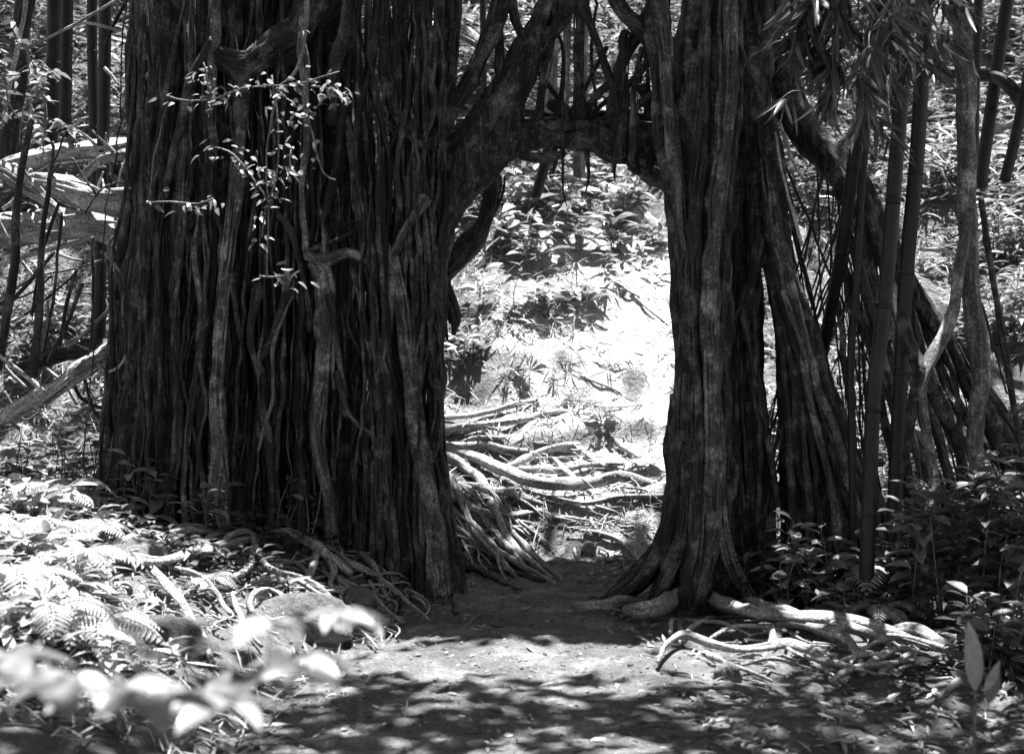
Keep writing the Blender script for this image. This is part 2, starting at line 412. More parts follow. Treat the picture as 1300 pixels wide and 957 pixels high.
for k in range(22):                                   # strands that fuse along the limb and pour down the corner post
    t0 = rng.uniform(-18, 14)
    pl = [(700 + t0, 10 + rng.uniform(-30, 30)), (650 + t0, 100), (600 + t0 * 1.1, 175), (566 + t0 * .9, 238), (545 + rng.uniform(-14, 12), 320), (530 + rng.uniform(-14, 24), 450)]
    ptube(mb, pl, rng.uniform(9.78, 9.95), rng.choice([.6, .8, 1.0]) * np.array([4, 5, 6, 7, 6, 4]), seg=8, wob=.035)
for k in range(10):
    y0 = rng.uniform(158, 188)
    pl = [(590, y0 + 40), (650, y0 + rng.uniform(-4, 10)), (720, y0 + rng.uniform(-8, 6)), (790, y0 + rng.uniform(-6, 10)), (865, y0 + 8)]
    ptube(mb, pl, rng.uniform(9.82, 10.0), rng.uniform(2.5, 5), seg=8, wob=.04)
fuse(mb, 'arching_limb', LT, voxel=.013)
# traced roots: (points, depth, half width)
traced = [
    ([(305, 150), (298, 230), (288, 330), (278, 440), (276, 540), down(286, 9.55)], 9.6, [8, 10, 11, 11, 12, 16]),
    ([(306, 215), (303, 270), (292, 320)], 9.62, [5, 6, 7]),
    ([(430, TOP), (390, 20), (345, 62), (315, 84), (276, 68)], 9.75, [20, 20, 18, 17, 10]),
    ([(315, 84), (306, 120), (302, 170)], 9.75, [16, 12, 9]),
    ([(400, 60), (372, 130), (355, 220), (350, 330), (345, 480), down(350, 9.9)], 9.9, [10, 11, 9, 9, 8, 9]),
    ([(387, TOP), (386, 80), (390, 180), (385, 250), (392, 330)], 9.6, [6, 6, 7, 5, 6]),
    ([(445, TOP), (438, 30), (425, 80), (420, 150)], 9.6, [10, 9, 9, 6]),
    ([(402, 330), (410, 360), (412, 450), (404, 560), (416, 640), down(424, 9.7)], 9.65, [13, 13, 12, 10, 9, 11]),
    ([(388, 322), (410, 328), (440, 318), (470, 330), (498, 322), (520, 285), (540, 250)], 9.6, [7, 11, 8, 7, 8, 9, 12]),
    ([(395, 322), (430, 305), (470, 285), (500, 275)], 9.7, [4, 5, 5, 5]),
    ([(395, 326), (425, 296), (460, 278), (490, 268)], 9.75, [4, 4, 4, 4]),
    ([(470, 330), (474, 420), (470, 520), (466, 600), down(458, 9.7)], 9.7, [7, 7, 6, 6, 7]),
    ([(500, 325), (512, 400), (520, 470), (530, 560), (545, 640), down(560, 9.65)], 9.6, [10, 11, 13, 14, 14, 18]),
    ([(540, 300), (545, 400), (550, 480), (552, 560), (560, 640), down(572, 9.7)], 9.75, [9, 9, 8, 9, 11, 14]),
    ([(450, 340), (462, 400), (470, 470), (480, 560), (484, 640), down(478, 9.6)], 9.65, [4, 4, 4, 4, 5, 7]),
    ([(556, 330), (554, 420), (556, 520), (562, 620), down(574, 9.9)], 9.95, [6, 6, 7, 9, 14]),
    ([(428, 470), (448, 530), (476, 560), (478, 620), down(474, 9.6)], 9.6, [4, 5, 6, 6, 7]),
    ([(540, 440), (556, 480), (560, 520), (556, 570), (540, 620), down(530, 9.6)], 9.6, [3, 4, 4, 5, 6, 8]),
    ([(325, 360), (318, 430), (330, 470), (334, 520), (345, 600), down(350, 9.7)], 9.7, [6, 6, 7, 6, 6, 6]),
    ([(370, 350), (350, 420), (332, 455)], 9.72, [7, 7, 6]),
    ([(352, 270), (368, 300), (390, 380), (396, 420)], 9.7, [5, 5, 4, 4]),
    ([(575, TOP), (572, 40), (568, 100), (556, 150), (552, 200)], 9.85, [12, 11, 12, 11, 12]),
    ([(640, -50), (626, 30), (600, 90), (575, 140), (556, 185)], 9.8, [9, 10, 9, 8, 9]),
    ([(632, -50), (634, 40), (632, 95)], 9.9, [4, 5, 5]),
    ([(648, -20), (652, 15), (660, 38), (676, 60)], 9.85, [6, 6, 6, 7]),
    ([(735, TOP), (735, 40), (733, 100), (731, 150)], 9.9, [9, 6, 6, 9]),
    ([(730, -40), (748, 30), (765, 75), (780, 120), (782, 170)], 9.8, [7, 5, 5, 6, 8]),
    ([(850, -50), (822, 30), (800, 65), (784, 110), (776, 150)], 9.8, [9, 8, 7, 6, 7]),
    ([(705, -30), (700, 60), (690, 110), (680, 150)], 9.85, [5, 4, 4, 6]),
    ([(760, -40), (790, 10), (806, 28), (830, 60)], 9.7, [9, 8, 9, 8]),
    ([(795, 40), (792, 110), (788, 200)], 9.75, [5, 5, 7]),
    ([(815, 60), (808, 130), (803, 205)], 9.7, [4, 4, 6]),
    ([(740, 145), (760, 118), (785, 95)], 9.95, [5, 5, 5]),
    ([(748, 148), (770, 128), (790, 108)], 10.0, [3, 3, 3]),
    ([(820, 40), (822, 90), (821, 150)], 10.0, [3, 3, 4]),
    ([(545, 188), (525, 175), (508, 150), (495, 110), (488, 60), (484, TOP)], 9.65, [8, 9, 8, 7, 6, 6]),
    ([(508, 175), (498, 165), (480, 145)], 9.6, [7, 6, 5]),
    ([(510, 165), (502, 130), (498, 100)], 9.62, [5, 5, 4]),
    ([(536, TOP), (534, 60), (530, 140), (540, 178), (556, 196)], 9.7, [8, 7, 7, 7, 6]),
    ([(452, TOP), (452, 60), (460, 150), (462, 240), (470, 300)], 9.7, [7, 8, 8, 8, 8]),
    ([(700, 186), (702, 205), (699, 222)], 9.85, [5, 3, 1]), ([(742, 188), (747, 222), (743, 250)], 9.9, [3, 2, .8]), ([(775, 192), (779, 230)], 9.9, [4, 1]), ([(798, 196), (806, 214), (812, 222)], 9.8, [8, 5, 2]),
    ([(716, 186), (712, 236), (717, 262)], 9.95, [2, 1.4, .8]), ([(826, 196), (822, 216), (832, 232)], 9.85, [7, 4, 1.5]), ([(660, 196), (690, 200), (715, 194)], 9.8, [6, 8, 4]), ([(752, 184), (775, 200), (800, 204)], 9.85, [5, 8, 6]),
    ([(655, 60), (690, 100), (722, 150)], 10.1, [3, 3, 3]), ([(700, 20), (716, 70), (712, 150)], 10.05, [2.5, 2.5, 3]), ([(770, 60), (742, 110), (715, 152)], 10.1, [3, 3, 3]), ([(835, 70), (800, 110), (768, 150)], 9.95, [4, 3, 3]), ([(680, 60), (668, 110), (664, 160)], 10.1, [3, 3, 4]), ([(846, 110), (815, 132), (790, 158)], 9.9, [4, 4, 4]), ([(755, 0), (752, 70), (758, 150)], 10.2, [2, 2, 2]),
    ([(630, 222), (626, 250), (610, 290), (585, 320), (560, 346)], 10.3, [11, 12, 12, 12, 13]),
    ([(560, 346), (568, 370), (578, 400), (574, 425)], 10.2, [6, 7, 6, 2]),
    ([(562, 350), (560, 385), (566, 430)], 10.2, [5, 4, 2]),
    ([(565, 345), (566, 380), (572, 410)], 10.25, [5, 4, 2]),
]
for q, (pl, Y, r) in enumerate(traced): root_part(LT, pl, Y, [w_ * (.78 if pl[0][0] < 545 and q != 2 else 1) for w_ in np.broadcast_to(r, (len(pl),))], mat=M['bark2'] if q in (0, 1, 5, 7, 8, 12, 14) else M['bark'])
# the rest of the curtain
cnt = 0
thin = MB()
for k in range(84):
    zone = k % 4
    if zone == 0: x0 = rng.uniform(168, 300); x1 = x0 - rng.uniform(0, 30)
    elif zone == 1: x0 = rng.uniform(290, 430); x1 = x0 + rng.uniform(-45, 30)
    else: x0 = rng.uniform(440, 565); x1 = x0 * .93 + 42 + rng.uniform(-8, 14)
    Y = {0: rng.uniform(9.6, 9.95), 1: rng.uniform(9.75, 10.1)}.get(zone, rng.uniform(9.5, 10.0))
    x1 = min(x1, 562); y0 = TOP if rng.random() < .5 else rng.uniform(80, 380)
    r = rng.choice([3, 4, 5, 6]) if k < 22 else rng.uniform(1.6, 3.4)
    n = 6; pl = []
    for q in range(n):
        t = q / (n - 1); yy = y0 + (base_z(x1, Y) - y0) * t
        xx = x0 + (x1 - x0) * t + rng.normal(0, 6) * (0 < q < n - 1)
        xx = min(xx, 556) if yy > 260 else xx
        pl.append((xx, yy))
    if k >= 22: ptube(thin, pl, Y - .05, [r * .6, r, r, r, r * 1.1, r * 1.3], seg=8, wob=.03, lump=.45, flute=.3); continue
    root_part(LT, pl, Y, [r if y0 == TOP else r * .3, r, r, r, r * 1.1, r * 1.5], mat=M['bark3'] if zone == 1 else None)  # darkest bark stands in for the shade of the middle recess
for k in range(16):                                   # strands that cross the others on a slant, tapering into them
    x0 = rng.uniform(200, 530); dx = rng.choice([-1, 1]) * rng.uniform(18, 60) * (.6 if x0 > 440 else 1); ya = rng.uniform(-60, 480); yb = min(ya + rng.uniform(150, 330), base_z(x0, 9.6))
    x1 = min(x0 + dx, 548); r = rng.uniform(2.5, 6.5)
    root_part(LT, [(x0, ya), (x0 + (x1 - x0) * .35 + rng.normal(0, 5), ya * .65 + yb * .35), (x0 + (x1 - x0) * .75 + rng.normal(0, 5), ya * .3 + yb * .7), (x1, yb)], rng.uniform(9.52, 9.68), [r * .5, r, r, r * .7])
# finer strands: one mass
mb = thin
for k in range(190):
    x0 = rng.uniform(165, 560); Y = rng.uniform(9.65, 10.4)
    x1 = x0 + rng.normal(0, 26) - (14 if x0 < 250 else 0); x1 = min(x1, 558)
    ya = TOP if rng.random() < .45 else rng.uniform(60, 380)
    if x0 > 545: x0 -= 12
    yb = base_z(x1, Y)
    if rng.random() < .3: yb = rng.uniform(ya + 120, yb)
    pl = [(x0, ya), (x0 * .7 + x1 * .3 + rng.normal(0, 3), ya * .66 + yb * .33), (x0 * .3 + x1 * .7 + rng.normal(0, 3), ya * .33 + yb * .66), (x1, yb)]
    ptube(mb, pl, Y, rng.uniform(.8, 2.6), seg=5, step=.07, wob=.03, lump=.3)
tag(mb.build('fine_roots', M['bark'], LT), 'fine root strands hanging between the thicker roots', kind='stuff')
# foot of the corner post: toes that grip the bank
toes = [([(545 + a, 655 + b), (540 + a * 2.2, 700 + b * .4), (532 + a * 3.6, 726 + c), (520 + a * 5 , 742 + c * 1.6)], [5, 5, 4, 2]) for a, b, c in ((-16, 0, 4), (-12, 14, 12), (-6, 5, 18), (4, 10, 16), (8, 0, 8), (-20, 10, -2), (-3, 20, 24), (11, 14, 3))] + [([(540, 640), (520, 690), (492, 715), (470, 742)], [8, 7, 6, 3]), ([(552, 650), (548, 700), (530, 728), (500, 768)], [9, 8, 5, 2]),
        ([(560, 660), (572, 706), (576, 740), (578, 782)], [8, 7, 4, 3]), ([(556, 690), (590, 716), (620, 735), (660, 752)], [8, 7, 5, 2]),
        ([(500, 660), (480, 700), (450, 716), (432, 735)], [7, 6, 5, 3]), ([(530, 680), (540, 720), (560, 745), (565, 770)], [7, 5, 4, 2]),
        ([(545, 690), (600, 724), (640, 728), (690, 742)], [5, 6, 5, 3]), ([(520, 690), (512, 730), (520, 752), (505, 775)], [5, 5, 4, 2])]
for pl, r in toes:
    a = P(*pl[0], 9.72); pts = [a] + [G(x, y, .02) for x, y in pl[1:]]
    tube(MB(), pts, [q * 9.7 / F for q in r], seg=9, wob=.015, lump=.3, flute=.2).build('buttress_root', M['bark'], LT)
# roots over the bank behind the arch
for pl, r, lf in [
    ([(540, 572), (560, 580), (600, 592), (640, 612), (690, 628), (740, 628), (790, 618), (832, 612)], [10, 9, 8, 9, 9, 8, 7, 5], .05),
    ([(548, 585), (575, 596), (600, 612), (625, 650), (642, 690), (665, 718), (702, 735)], [8, 8, 8, 7, 6, 5, 3], .04),
    ([(545, 572), (600, 576), (650, 576), (735, 570)], [6, 5, 4, 4], .02),
    ([(545, 550), (600, 550), (660, 541), (700, 528), (737, 520)], [6, 6, 6, 5, 3], .02),
    ([(735, 570), (705, 578), (668, 592), (630, 600)], [4, 5, 5, 4], .05),
    ([(733, 568), (762, 592), (792, 606)], [4, 4, 3], .02),
    ([(703, 590), (716, 608), (748, 626)], [4, 5, 4], .05),
    ([(575, 640), (612, 662), (655, 665), (702, 648)], [4, 5, 4, 2], .05),
    ([(570, 652), (600, 680), (628, 712), (658, 738)], [6, 6, 6, 3], .05),
    ([(574, 618), (590, 660), (600, 698)], [6, 6, 3], .06),
    ([(568, 668), (610, 700), (650, 720), (705, 742)], [6, 6, 5, 3], .03),
    ([(632, 655), (655, 690), (690, 725), (714, 737)], [3, 4, 4, 3], .04),
    ([(600, 640), (632, 690), (668, 726), (690, 738)], [4, 5, 4, 2], .03),
    ([(717, 632), (724, 668), (730, 700), (735, 726)], [2.5, 2.2, 2, 1.2], .0),
    ([(742, 680), (772, 690), (800, 705), (816, 718)], [3, 4, 5, 4], .04),
    ([(560, 606), (582, 640), (604, 690), (640, 722)], [5, 5, 5, 3], .07),
    ([(640, 560), (600, 566), (570, 570)], [3, 4, 4], .03),
    ([(560, 535), (610, 532), (660, 520), (690, 505)], [4, 4, 4, 2], .03), ([(660, 600), (700, 606), (740, 600), (790, 590)], [4, 5, 4, 2], .04), ([(700, 640), (745, 648), (800, 640), (850, 628)], [4, 4, 4, 3], .04),
    ([(600, 625), (650, 640), (700, 645)], [5, 5, 3], .05), ([(775, 560), (800, 580), (840, 592)], [3, 4, 3], .02),
]:
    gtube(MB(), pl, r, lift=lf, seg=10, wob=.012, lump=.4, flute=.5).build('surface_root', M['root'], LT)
# tangle of roots over the left bank
for pl, r, lf in [
    ([(446, 740), (405, 716), (365, 700), (330, 688)], [7, 9, 10, 8], .03),
    ([(118, 716), (150, 726), (200, 730), (245, 722), (300, 708), (345, 690)], [6, 8, 8, 9, 8, 7], .03),
    ([(196, 694), (232, 690), (285, 678)], [4, 6, 5], .02),
    ([(208, 722), (220, 698), (240, 688), (280, 682)], [5, 6, 6, 5], .04),
    ([(250, 720), (268, 700), (300, 690)], [5, 5, 5], .05),
    ([(275, 712), (300, 694), (325, 688)], [5, 5, 5], .05),
    ([(20, 752), (62, 774), (112, 786), (136, 812), (146, 842)], [5, 7, 6, 5, 3], .06),
    ([(196, 742), (232, 792), (272, 852)], [6, 6, 5], .04),
    ([(322, 700), (316, 740), (300, 752), (288, 748)], [5, 5, 5, 4], .04),
    ([(320, 690), (330, 720), (350, 745), (400, 760), (442, 796)], [7, 5, 4, 4, 3], .04),
    ([(322, 800), (320, 780), (335, 768), (355, 775), (360, 790)], [4, 5, 5, 5, 3], .05),
    ([(400, 700), (440, 728), (480, 745), (545, 792)], [6, 6, 4, 2], .02),
    ([(405, 716), (398, 735), (384, 750)], [5, 6, 5], .04),
    ([(415, 718), (422, 738), (420, 752)], [5, 5, 4], .04),
    ([(320, 752), (360, 748), (400, 768), (450, 810), (480, 830)], [4, 4, 4, 3, 2], .03),
    ([(440, 700), (470, 728), (492, 770)], [5, 5, 3], .03),
    ([(75, 752), (90, 742), (112, 738)], [3, 5, 4], .04),
    ([(230, 742), (265, 760), (290, 790)], [4, 4, 3], .04),
    ([(300, 770), (305, 800), (330, 830)], [4, 4, 3], .03),
    ([(430, 745), (470, 770), (510, 798)], [3, 4, 2], .02),
]:
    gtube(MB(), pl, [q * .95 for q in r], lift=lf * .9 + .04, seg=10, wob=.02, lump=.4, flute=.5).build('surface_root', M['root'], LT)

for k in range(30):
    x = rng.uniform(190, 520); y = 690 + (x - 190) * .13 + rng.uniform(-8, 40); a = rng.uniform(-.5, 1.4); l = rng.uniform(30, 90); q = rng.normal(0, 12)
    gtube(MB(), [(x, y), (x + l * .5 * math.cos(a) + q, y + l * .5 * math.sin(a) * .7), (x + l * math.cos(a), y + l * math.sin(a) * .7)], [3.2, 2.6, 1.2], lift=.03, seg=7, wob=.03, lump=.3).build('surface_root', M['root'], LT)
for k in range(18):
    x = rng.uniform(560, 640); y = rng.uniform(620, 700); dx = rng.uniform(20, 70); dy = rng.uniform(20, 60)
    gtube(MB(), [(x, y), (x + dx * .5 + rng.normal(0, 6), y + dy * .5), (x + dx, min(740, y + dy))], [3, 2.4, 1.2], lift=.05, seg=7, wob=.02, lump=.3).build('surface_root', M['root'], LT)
def rootlets(parent, n, box, a_rng, label, mat='root'):
    mb = MB()
    for k in range(n):
        x = rng.uniform(box[0], box[2]); y = rng.uniform(box[1], box[3]); a = rng.uniform(*a_rng); l = rng.uniform(18, 75); q = rng.normal(0, 9, 2)
        pl = [(x, y), (x + l * .4 * math.cos(a) + q[0], y + l * .4 * math.sin(a) * .6), (x + l * .75 * math.cos(a) + q[1], y + l * .75 * math.sin(a) * .6), (x + l * math.cos(a), y + l * math.sin(a) * .6)]
        gtube(mb, pl, np.array([1, .9, .7, .4]) * rng.uniform(.9, 2.6), lift=rng.uniform(.0, .05), seg=6, wob=.03, lump=.4)
    tag(mb.build('rootlets', M[mat], parent), label, kind='stuff')
rootlets(LT, 150, (170, 690, 520, 800), (-.6, 1.6), 'mat of thin twisting rootlets on the left bank')
rootlets(LT, 90, (562, 560, 800, 720), (-.3, 1.2), 'thin rootlets over the bank behind the arch')
# ------------------------------------------------------------------ RIGHT BANYAN
RT = empty('banyan_tree', onground(1.6, 9.8), 'right banyan with a fluted trunk and slanting prop roots fanning to the right', 'tree', 'banyan trees forming the archway')
mb = MB()
for pl, Y, r in [
    ([(832, TOP), (838, 60), (846, 150), (858, 240), (866, 330), (872, 450), (866, 560), (866, 680), down(852, 9.4)], 9.45, [15, 15, 17, 17, 15, 15, 16, 18, 26]),
    ([(912, TOP), (906, 80), (900, 180), (894, 300), (890, 420), (892, 540), (896, 650), down(892, 9.4)], 9.45, [29, 28, 27, 25, 26, 26, 27, 36]),
    ([(893, TOP), (890, 150), (878, 300), (880, 430), (876, 600), down(868, 9.45)], 9.5, [10, 12, 16, 16, 18, 26]),
    ([(930, TOP), (918, 120), (908, 240), (905, 400), (908, 560), (912, 680), down(920, 9.4)], 9.4, [16, 14, 14, 13, 14, 15, 20]),
    ([(866, 500), (862, 620), (845, 680), (815, 722), (785, 752), down(748, 9.4)], 9.42, [3, 10, 12, 12, 11, 7]),
    ([(876, 640), (862, 700), (842, 738), down(822, 9.2)], 9.35, [10, 11, 10, 7]),
    ([(850, 500), (850, 580), (852, 660), (830, 712), (800, 745), down(766, 9.5)], 9.5, [2, 6, 10, 11, 9, 6]),
    ([(893, 640), (886, 690), (876, 735), down(868, 9.15)], 9.25, [11, 9, 8, 8]),
    ([(905, 650), (922, 700), (946, 740), down(985, 9.4)], 9.4, [12, 12, 10, 7]),
]: ptube(mb, pl, Y, r, seg=18, lump=.22, flute=.35, wob=.02); bundle(mb, pl, Y, r, k=8, size=.2)
for k in range(24):
    x0 = rng.uniform(868, 940); x1 = 868 + (x0 - 868) * .72 + rng.uniform(-6, 6); Y = rng.uniform(9.26, 9.38)
    ptube(mb, [(x0 + rng.uniform(-4, 8), TOP), (x0 - 5, 120), ((x0 + x1) / 2 - 4, 260), (x1, 420), (x1 + 1, 580), (x1 - 2, 690), down(x1 - 4 + (x1 - 885) * .6, Y - .1)], Y, rng.uniform(4, 9), seg=9, wob=.035)
fuse(mb, 'trunk', RT, voxel=.014, disp=.012)
for pl, Y, r in [
    ([(862, 120), (866, 260), (872, 380), (868, 480), (862, 580), (852, 660), (836, 705), (806, 740), (772, 768)], 9.3, [3, 5, 7, 8, 8, 8, 8, 7, 4]),
    ([(905, TOP), (893, 120), (884, 250), (880, 380), (882, 500), (880, 600), (868, 680), (850, 728), (826, 768)], 9.2, [5, 8, 9, 9, 10, 10, 9, 8, 5]),
    ([(926, TOP), (922, 90), (914, 210), (903, 330), (902, 450), (906, 570), (902, 660), (896, 720), (886, 768)], 9.18, [9, 12, 11, 9, 11, 12, 12, 10, 8]),
    ([(884, 560), (886, 640), (882, 700), (872, 740), (864, 772)], 9.1, [5, 7, 7, 6, 5]),
    ([(912, 600), (918, 680), (934, 728), (968, 772)], 9.2, [6, 9, 9, 5]),
    ([(864, 600), (846, 670), (818, 715), (790, 745), (752, 770)], 9.35, [5, 7, 7, 6, 3]),
    ([(836, TOP), (843, 60), (853, 170), (864, 270), (872, 340)], 9.25, [8, 9, 9, 7, 4]),
    ([(876, TOP), (872, 80), (868, 160), (874, 260)], 9.35, [6, 7, 6, 5]),
    ([(866, 560), (856, 640), (846, 700), (842, 750)], 9.25, [4, 6, 6, 4]),
]: root_part(RT, pl, Y, r, mat=M['bark2'] if r[1] > 8 else M['bark'], seg=14)
mb = MB()
for pl, Y, r in [
    ([(958, TOP), (960, 80), (968, 200), (985, 320), (1008, 420), (1030, 520), (1050, 620), down(1068, 9.7)], 9.7, [18, 17, 15, 15, 19, 27, 38, 50]),
    ([(985, 330), (1000, 420), (1006, 520), (1015, 620), down(1022, 9.75)], 9.7, [12, 16, 18, 20, 28]),
    ([(1000, 380), (1030, 450), (1062, 530), (1092, 620), down(1122, 9.7)], 9.7, [8, 11, 12, 14, 17]),
    ([(950, 60), (958, 200), (970, 300), (985, 360)], 9.6, [14, 13, 11, 12]),
]: ptube(mb, pl, Y, r, seg=18, lump=.22, flute=.4, wob=.02); bundle(mb, pl, Y, r, k=12, size=.16)
for k in range(14):
    x1 = rng.uniform(1000, 1110); Y = rng.uniform(9.45, 9.65); f = (x1 - 1000) / 110
    ptube(mb, [(960 + 20 * f, 150), (984 + 16 * f, 330), (998 + 35 * f, 430), (1003 + 72 * f, 560), (x1 + 8 * f, 650), down(x1 + 12 * f, Y)], Y, rng.uniform(4, 8), seg=9, wob=.03)
fuse(mb, 'buttress_trunk', RT, voxel=.014, disp=.012)
for k in range(9):
    f = k / 8 + rng.normal(0, .03); r = rng.uniform(3, 7)
    root_part(RT, [(962 + 10 * f, 200), (980 + 18 * f, 340), (994 + 30 * f, 430), (1000 + 66 * f, 540), (1004 + 98 * f, 640), (1006 + 116 * f, 735)], 9.42 + .1 * abs(f - .5), [r * .4, r, r, r * 1.1, r, r * .7], name='prop_root')
mb = MB()
for pl, Y, r in [
    ([(970, -40), (990, 60), (1005, 130), (1042, 190), (1085, 240), (1110, 290), (1160, 375), (1205, 445), (1258, 535), (1310, 620)], 9.9, [13, 15, 16, 19, 20, 18, 15, 13, 12, 12]),
    ([(1060, 215), (1090, 270), (1125, 320), (1150, 380), (1170, 450), (1200, 520), (1235, 580), (1265, 660)], 9.7, [11, 11, 11, 10, 9, 9, 9, 8]),
]: ptube(mb, pl, Y, r, seg=14, lump=.3, flute=.4, wob=.02); bundle(mb, pl, Y, r, k=9, size=.2)
fuse(mb, 'leaning_limb', RT, voxel=.014)
for pl, Y, r in [
    ([(920, -40), (930, 40), (948, 90), (966, 130)], 9.2, [6, 6, 5, 3]),
    ([(966, 300), (952, 380), (945, 384), (918, 420)], 9.5, [7, 5, 4, 3]),
    ([(966, 300), (958, 350), (946, 384), (954, 470), (974, 560), (986, 640)], 9.55, [6, 6, 6, 4, 4, 4]),
    ([(962, 310), (952, 420), (962, 520), (972, 600), down(980, 9.9)], 9.9, [6, 7, 9, 12, 16]),
    ([(940, 200), (945, 350), (948, 500), (956, 620), down(962, 9.9)], 9.9, [12, 12, 12, 14, 18]),
    ([(930, 260), (928, 400), (932, 540), (940, 650), down(940, 9.8)], 9.8, [7, 7, 7, 9, 12]),
    ([(985, 200), (996, 300), (1016, 380), (1020, 480)], 9.55, [4, 3, 3, 3]),
    ([(1095, 330), (1110, 400), (1128, 470), (1160, 560), down(1190, 9.5)], 9.5, [4, 6, 7, 7, 8]),
    ([(1215, 430), (1240, 475), (1275, 530), (1325, 605)], 9.5, [5, 8, 9, 9]),
    ([(1190, 420), (1215, 500), (1225, 580), down(1250, 9.6)], 9.6, [4, 5, 5, 6]),
    ([(1075, 280), (1100, 370), (1125, 450), (1150, 530), (1175, 620), down(1195, 9.9)], 9.9, [11, 11, 10, 10, 10, 10]),
    ([(1070, 330), (1090, 400), (1118, 470), (1145, 560), down(1170, 10.1)], 10.1, [9, 10, 11, 11, 12]),
    ([(1180, 420), (1196, 480), (1210, 560), down(1232, 10)], 10.0, [6, 7, 7, 8]),
    ([(1090, 340), (1108, 420), (1130, 500), (1160, 560), (1195, 620), down(1225, 10)], 9.75, [7, 7, 8, 8, 7, 8]),
    ([(1230, 470), (1262, 520), (1290, 570), (1330, 620)], 9.9, [9, 10, 11, 10]),
    ([(1150, 430), (1180, 480), (1215, 540), (1245, 600), down(1275, 9.9)], 9.95, [8, 9, 9, 9, 9]),
    ([(1060, 380), (1070, 460), (1082, 560), down(1095, 9.95)], 9.95, [6, 6, 6, 8]),
    ([(1110, 430), (1122, 520), (1135, 600), down(1142, 10.0)], 10.0, [7, 7, 8, 9]),
    ([(1080, 270), (1118, 380), (1160, 480), (1200, 570), down(1240, 9.7)], 9.7, [8, 9, 10, 10, 9]),
    ([(1120, 310), (1170, 420), (1225, 520), (1290, 620), (1330, 680)], 10.2, [7, 8, 8, 8, 7]),
    ([(1175, 400), (1225, 460), (1280, 530), (1330, 590)], 10.1, [6, 7, 7, 7]),
]: root_part(RT, pl, Y, [q * (.62 if pl[0][0] > 1040 else .85) for q in np.broadcast_to(r, (len(pl),))], name='prop_root', mat=M['bark2'] if np.mean(r) > 6 else M['bark'])
for k in range(60):
    zone = k % 3
    if zone == 0: x0 = rng.uniform(920, 952); x1 = x0 + rng.uniform(0, 30)
    elif zone == 1: x0 = rng.uniform(1050, 1120); x1 = x0 + rng.uniform(50, 140)
    else: x0 = rng.uniform(1100, 1220); x1 = x0 + rng.uniform(80, 170)
    if zone and k % 4: continue
    Y = rng.uniform(9.7, 10.3); y0 = {0: rng.uniform(-60, 250), 1: rng.uniform(230, 330), 2: 0}[zone]
    if zone: y0 = np.interp(x0, [950, 990, 1042, 1085, 1110, 1160, 1205, 1258], [-60, 60, 190, 240, 290, 375, 445, 535])
    r = rng.choice([1.2, 2, 2.6, 3.2, 4.2]); yb = base_z(x1, Y)
    pl = [(x0, y0), (x0 * .72 + x1 * .28 + rng.normal(0, 3), y0 * .66 + yb * .34), (x0 * .36 + x1 * .64 + rng.normal(0, 3), y0 * .33 + yb * .67), (x1, yb)]
    root_part(RT, pl, Y, [r, r, r, r * 1.4], name='prop_root')
mb = MB()
for k in range(80):
    x0 = rng.uniform(925, 1150) if k % 2 else rng.uniform(925, 960); Y = rng.uniform(9.6, 10.4)
    if 950 < x0 < 1030: x0 -= 30 if x0 < 985 else -40; x1 = x0 + rng.uniform(0, 30) + max(0, x0 - 1000) * .8
    ya = rng.uniform(-60, 200) if x0 < 960 else float(np.interp(x0, [950, 990, 1042, 1085, 1110, 1160, 1205, 1258], [-60, 60, 190, 240, 290, 375, 445, 535])); yb = base_z(x1, Y)
    ptube(mb, [(x0, ya), (x0 * .66 + x1 * .33 + rng.normal(0, 3), ya * .66 + yb * .33), (x0 * .33 + x1 * .66 + rng.normal(0, 3), ya * .33 + yb * .66), (x1, yb)], Y, rng.uniform(.7, 1.8), seg=5, step=.09, wob=.02)
tag(mb.build('fine_roots', M['bark'], RT), 'fine root strands hanging between the prop roots', kind='stuff')
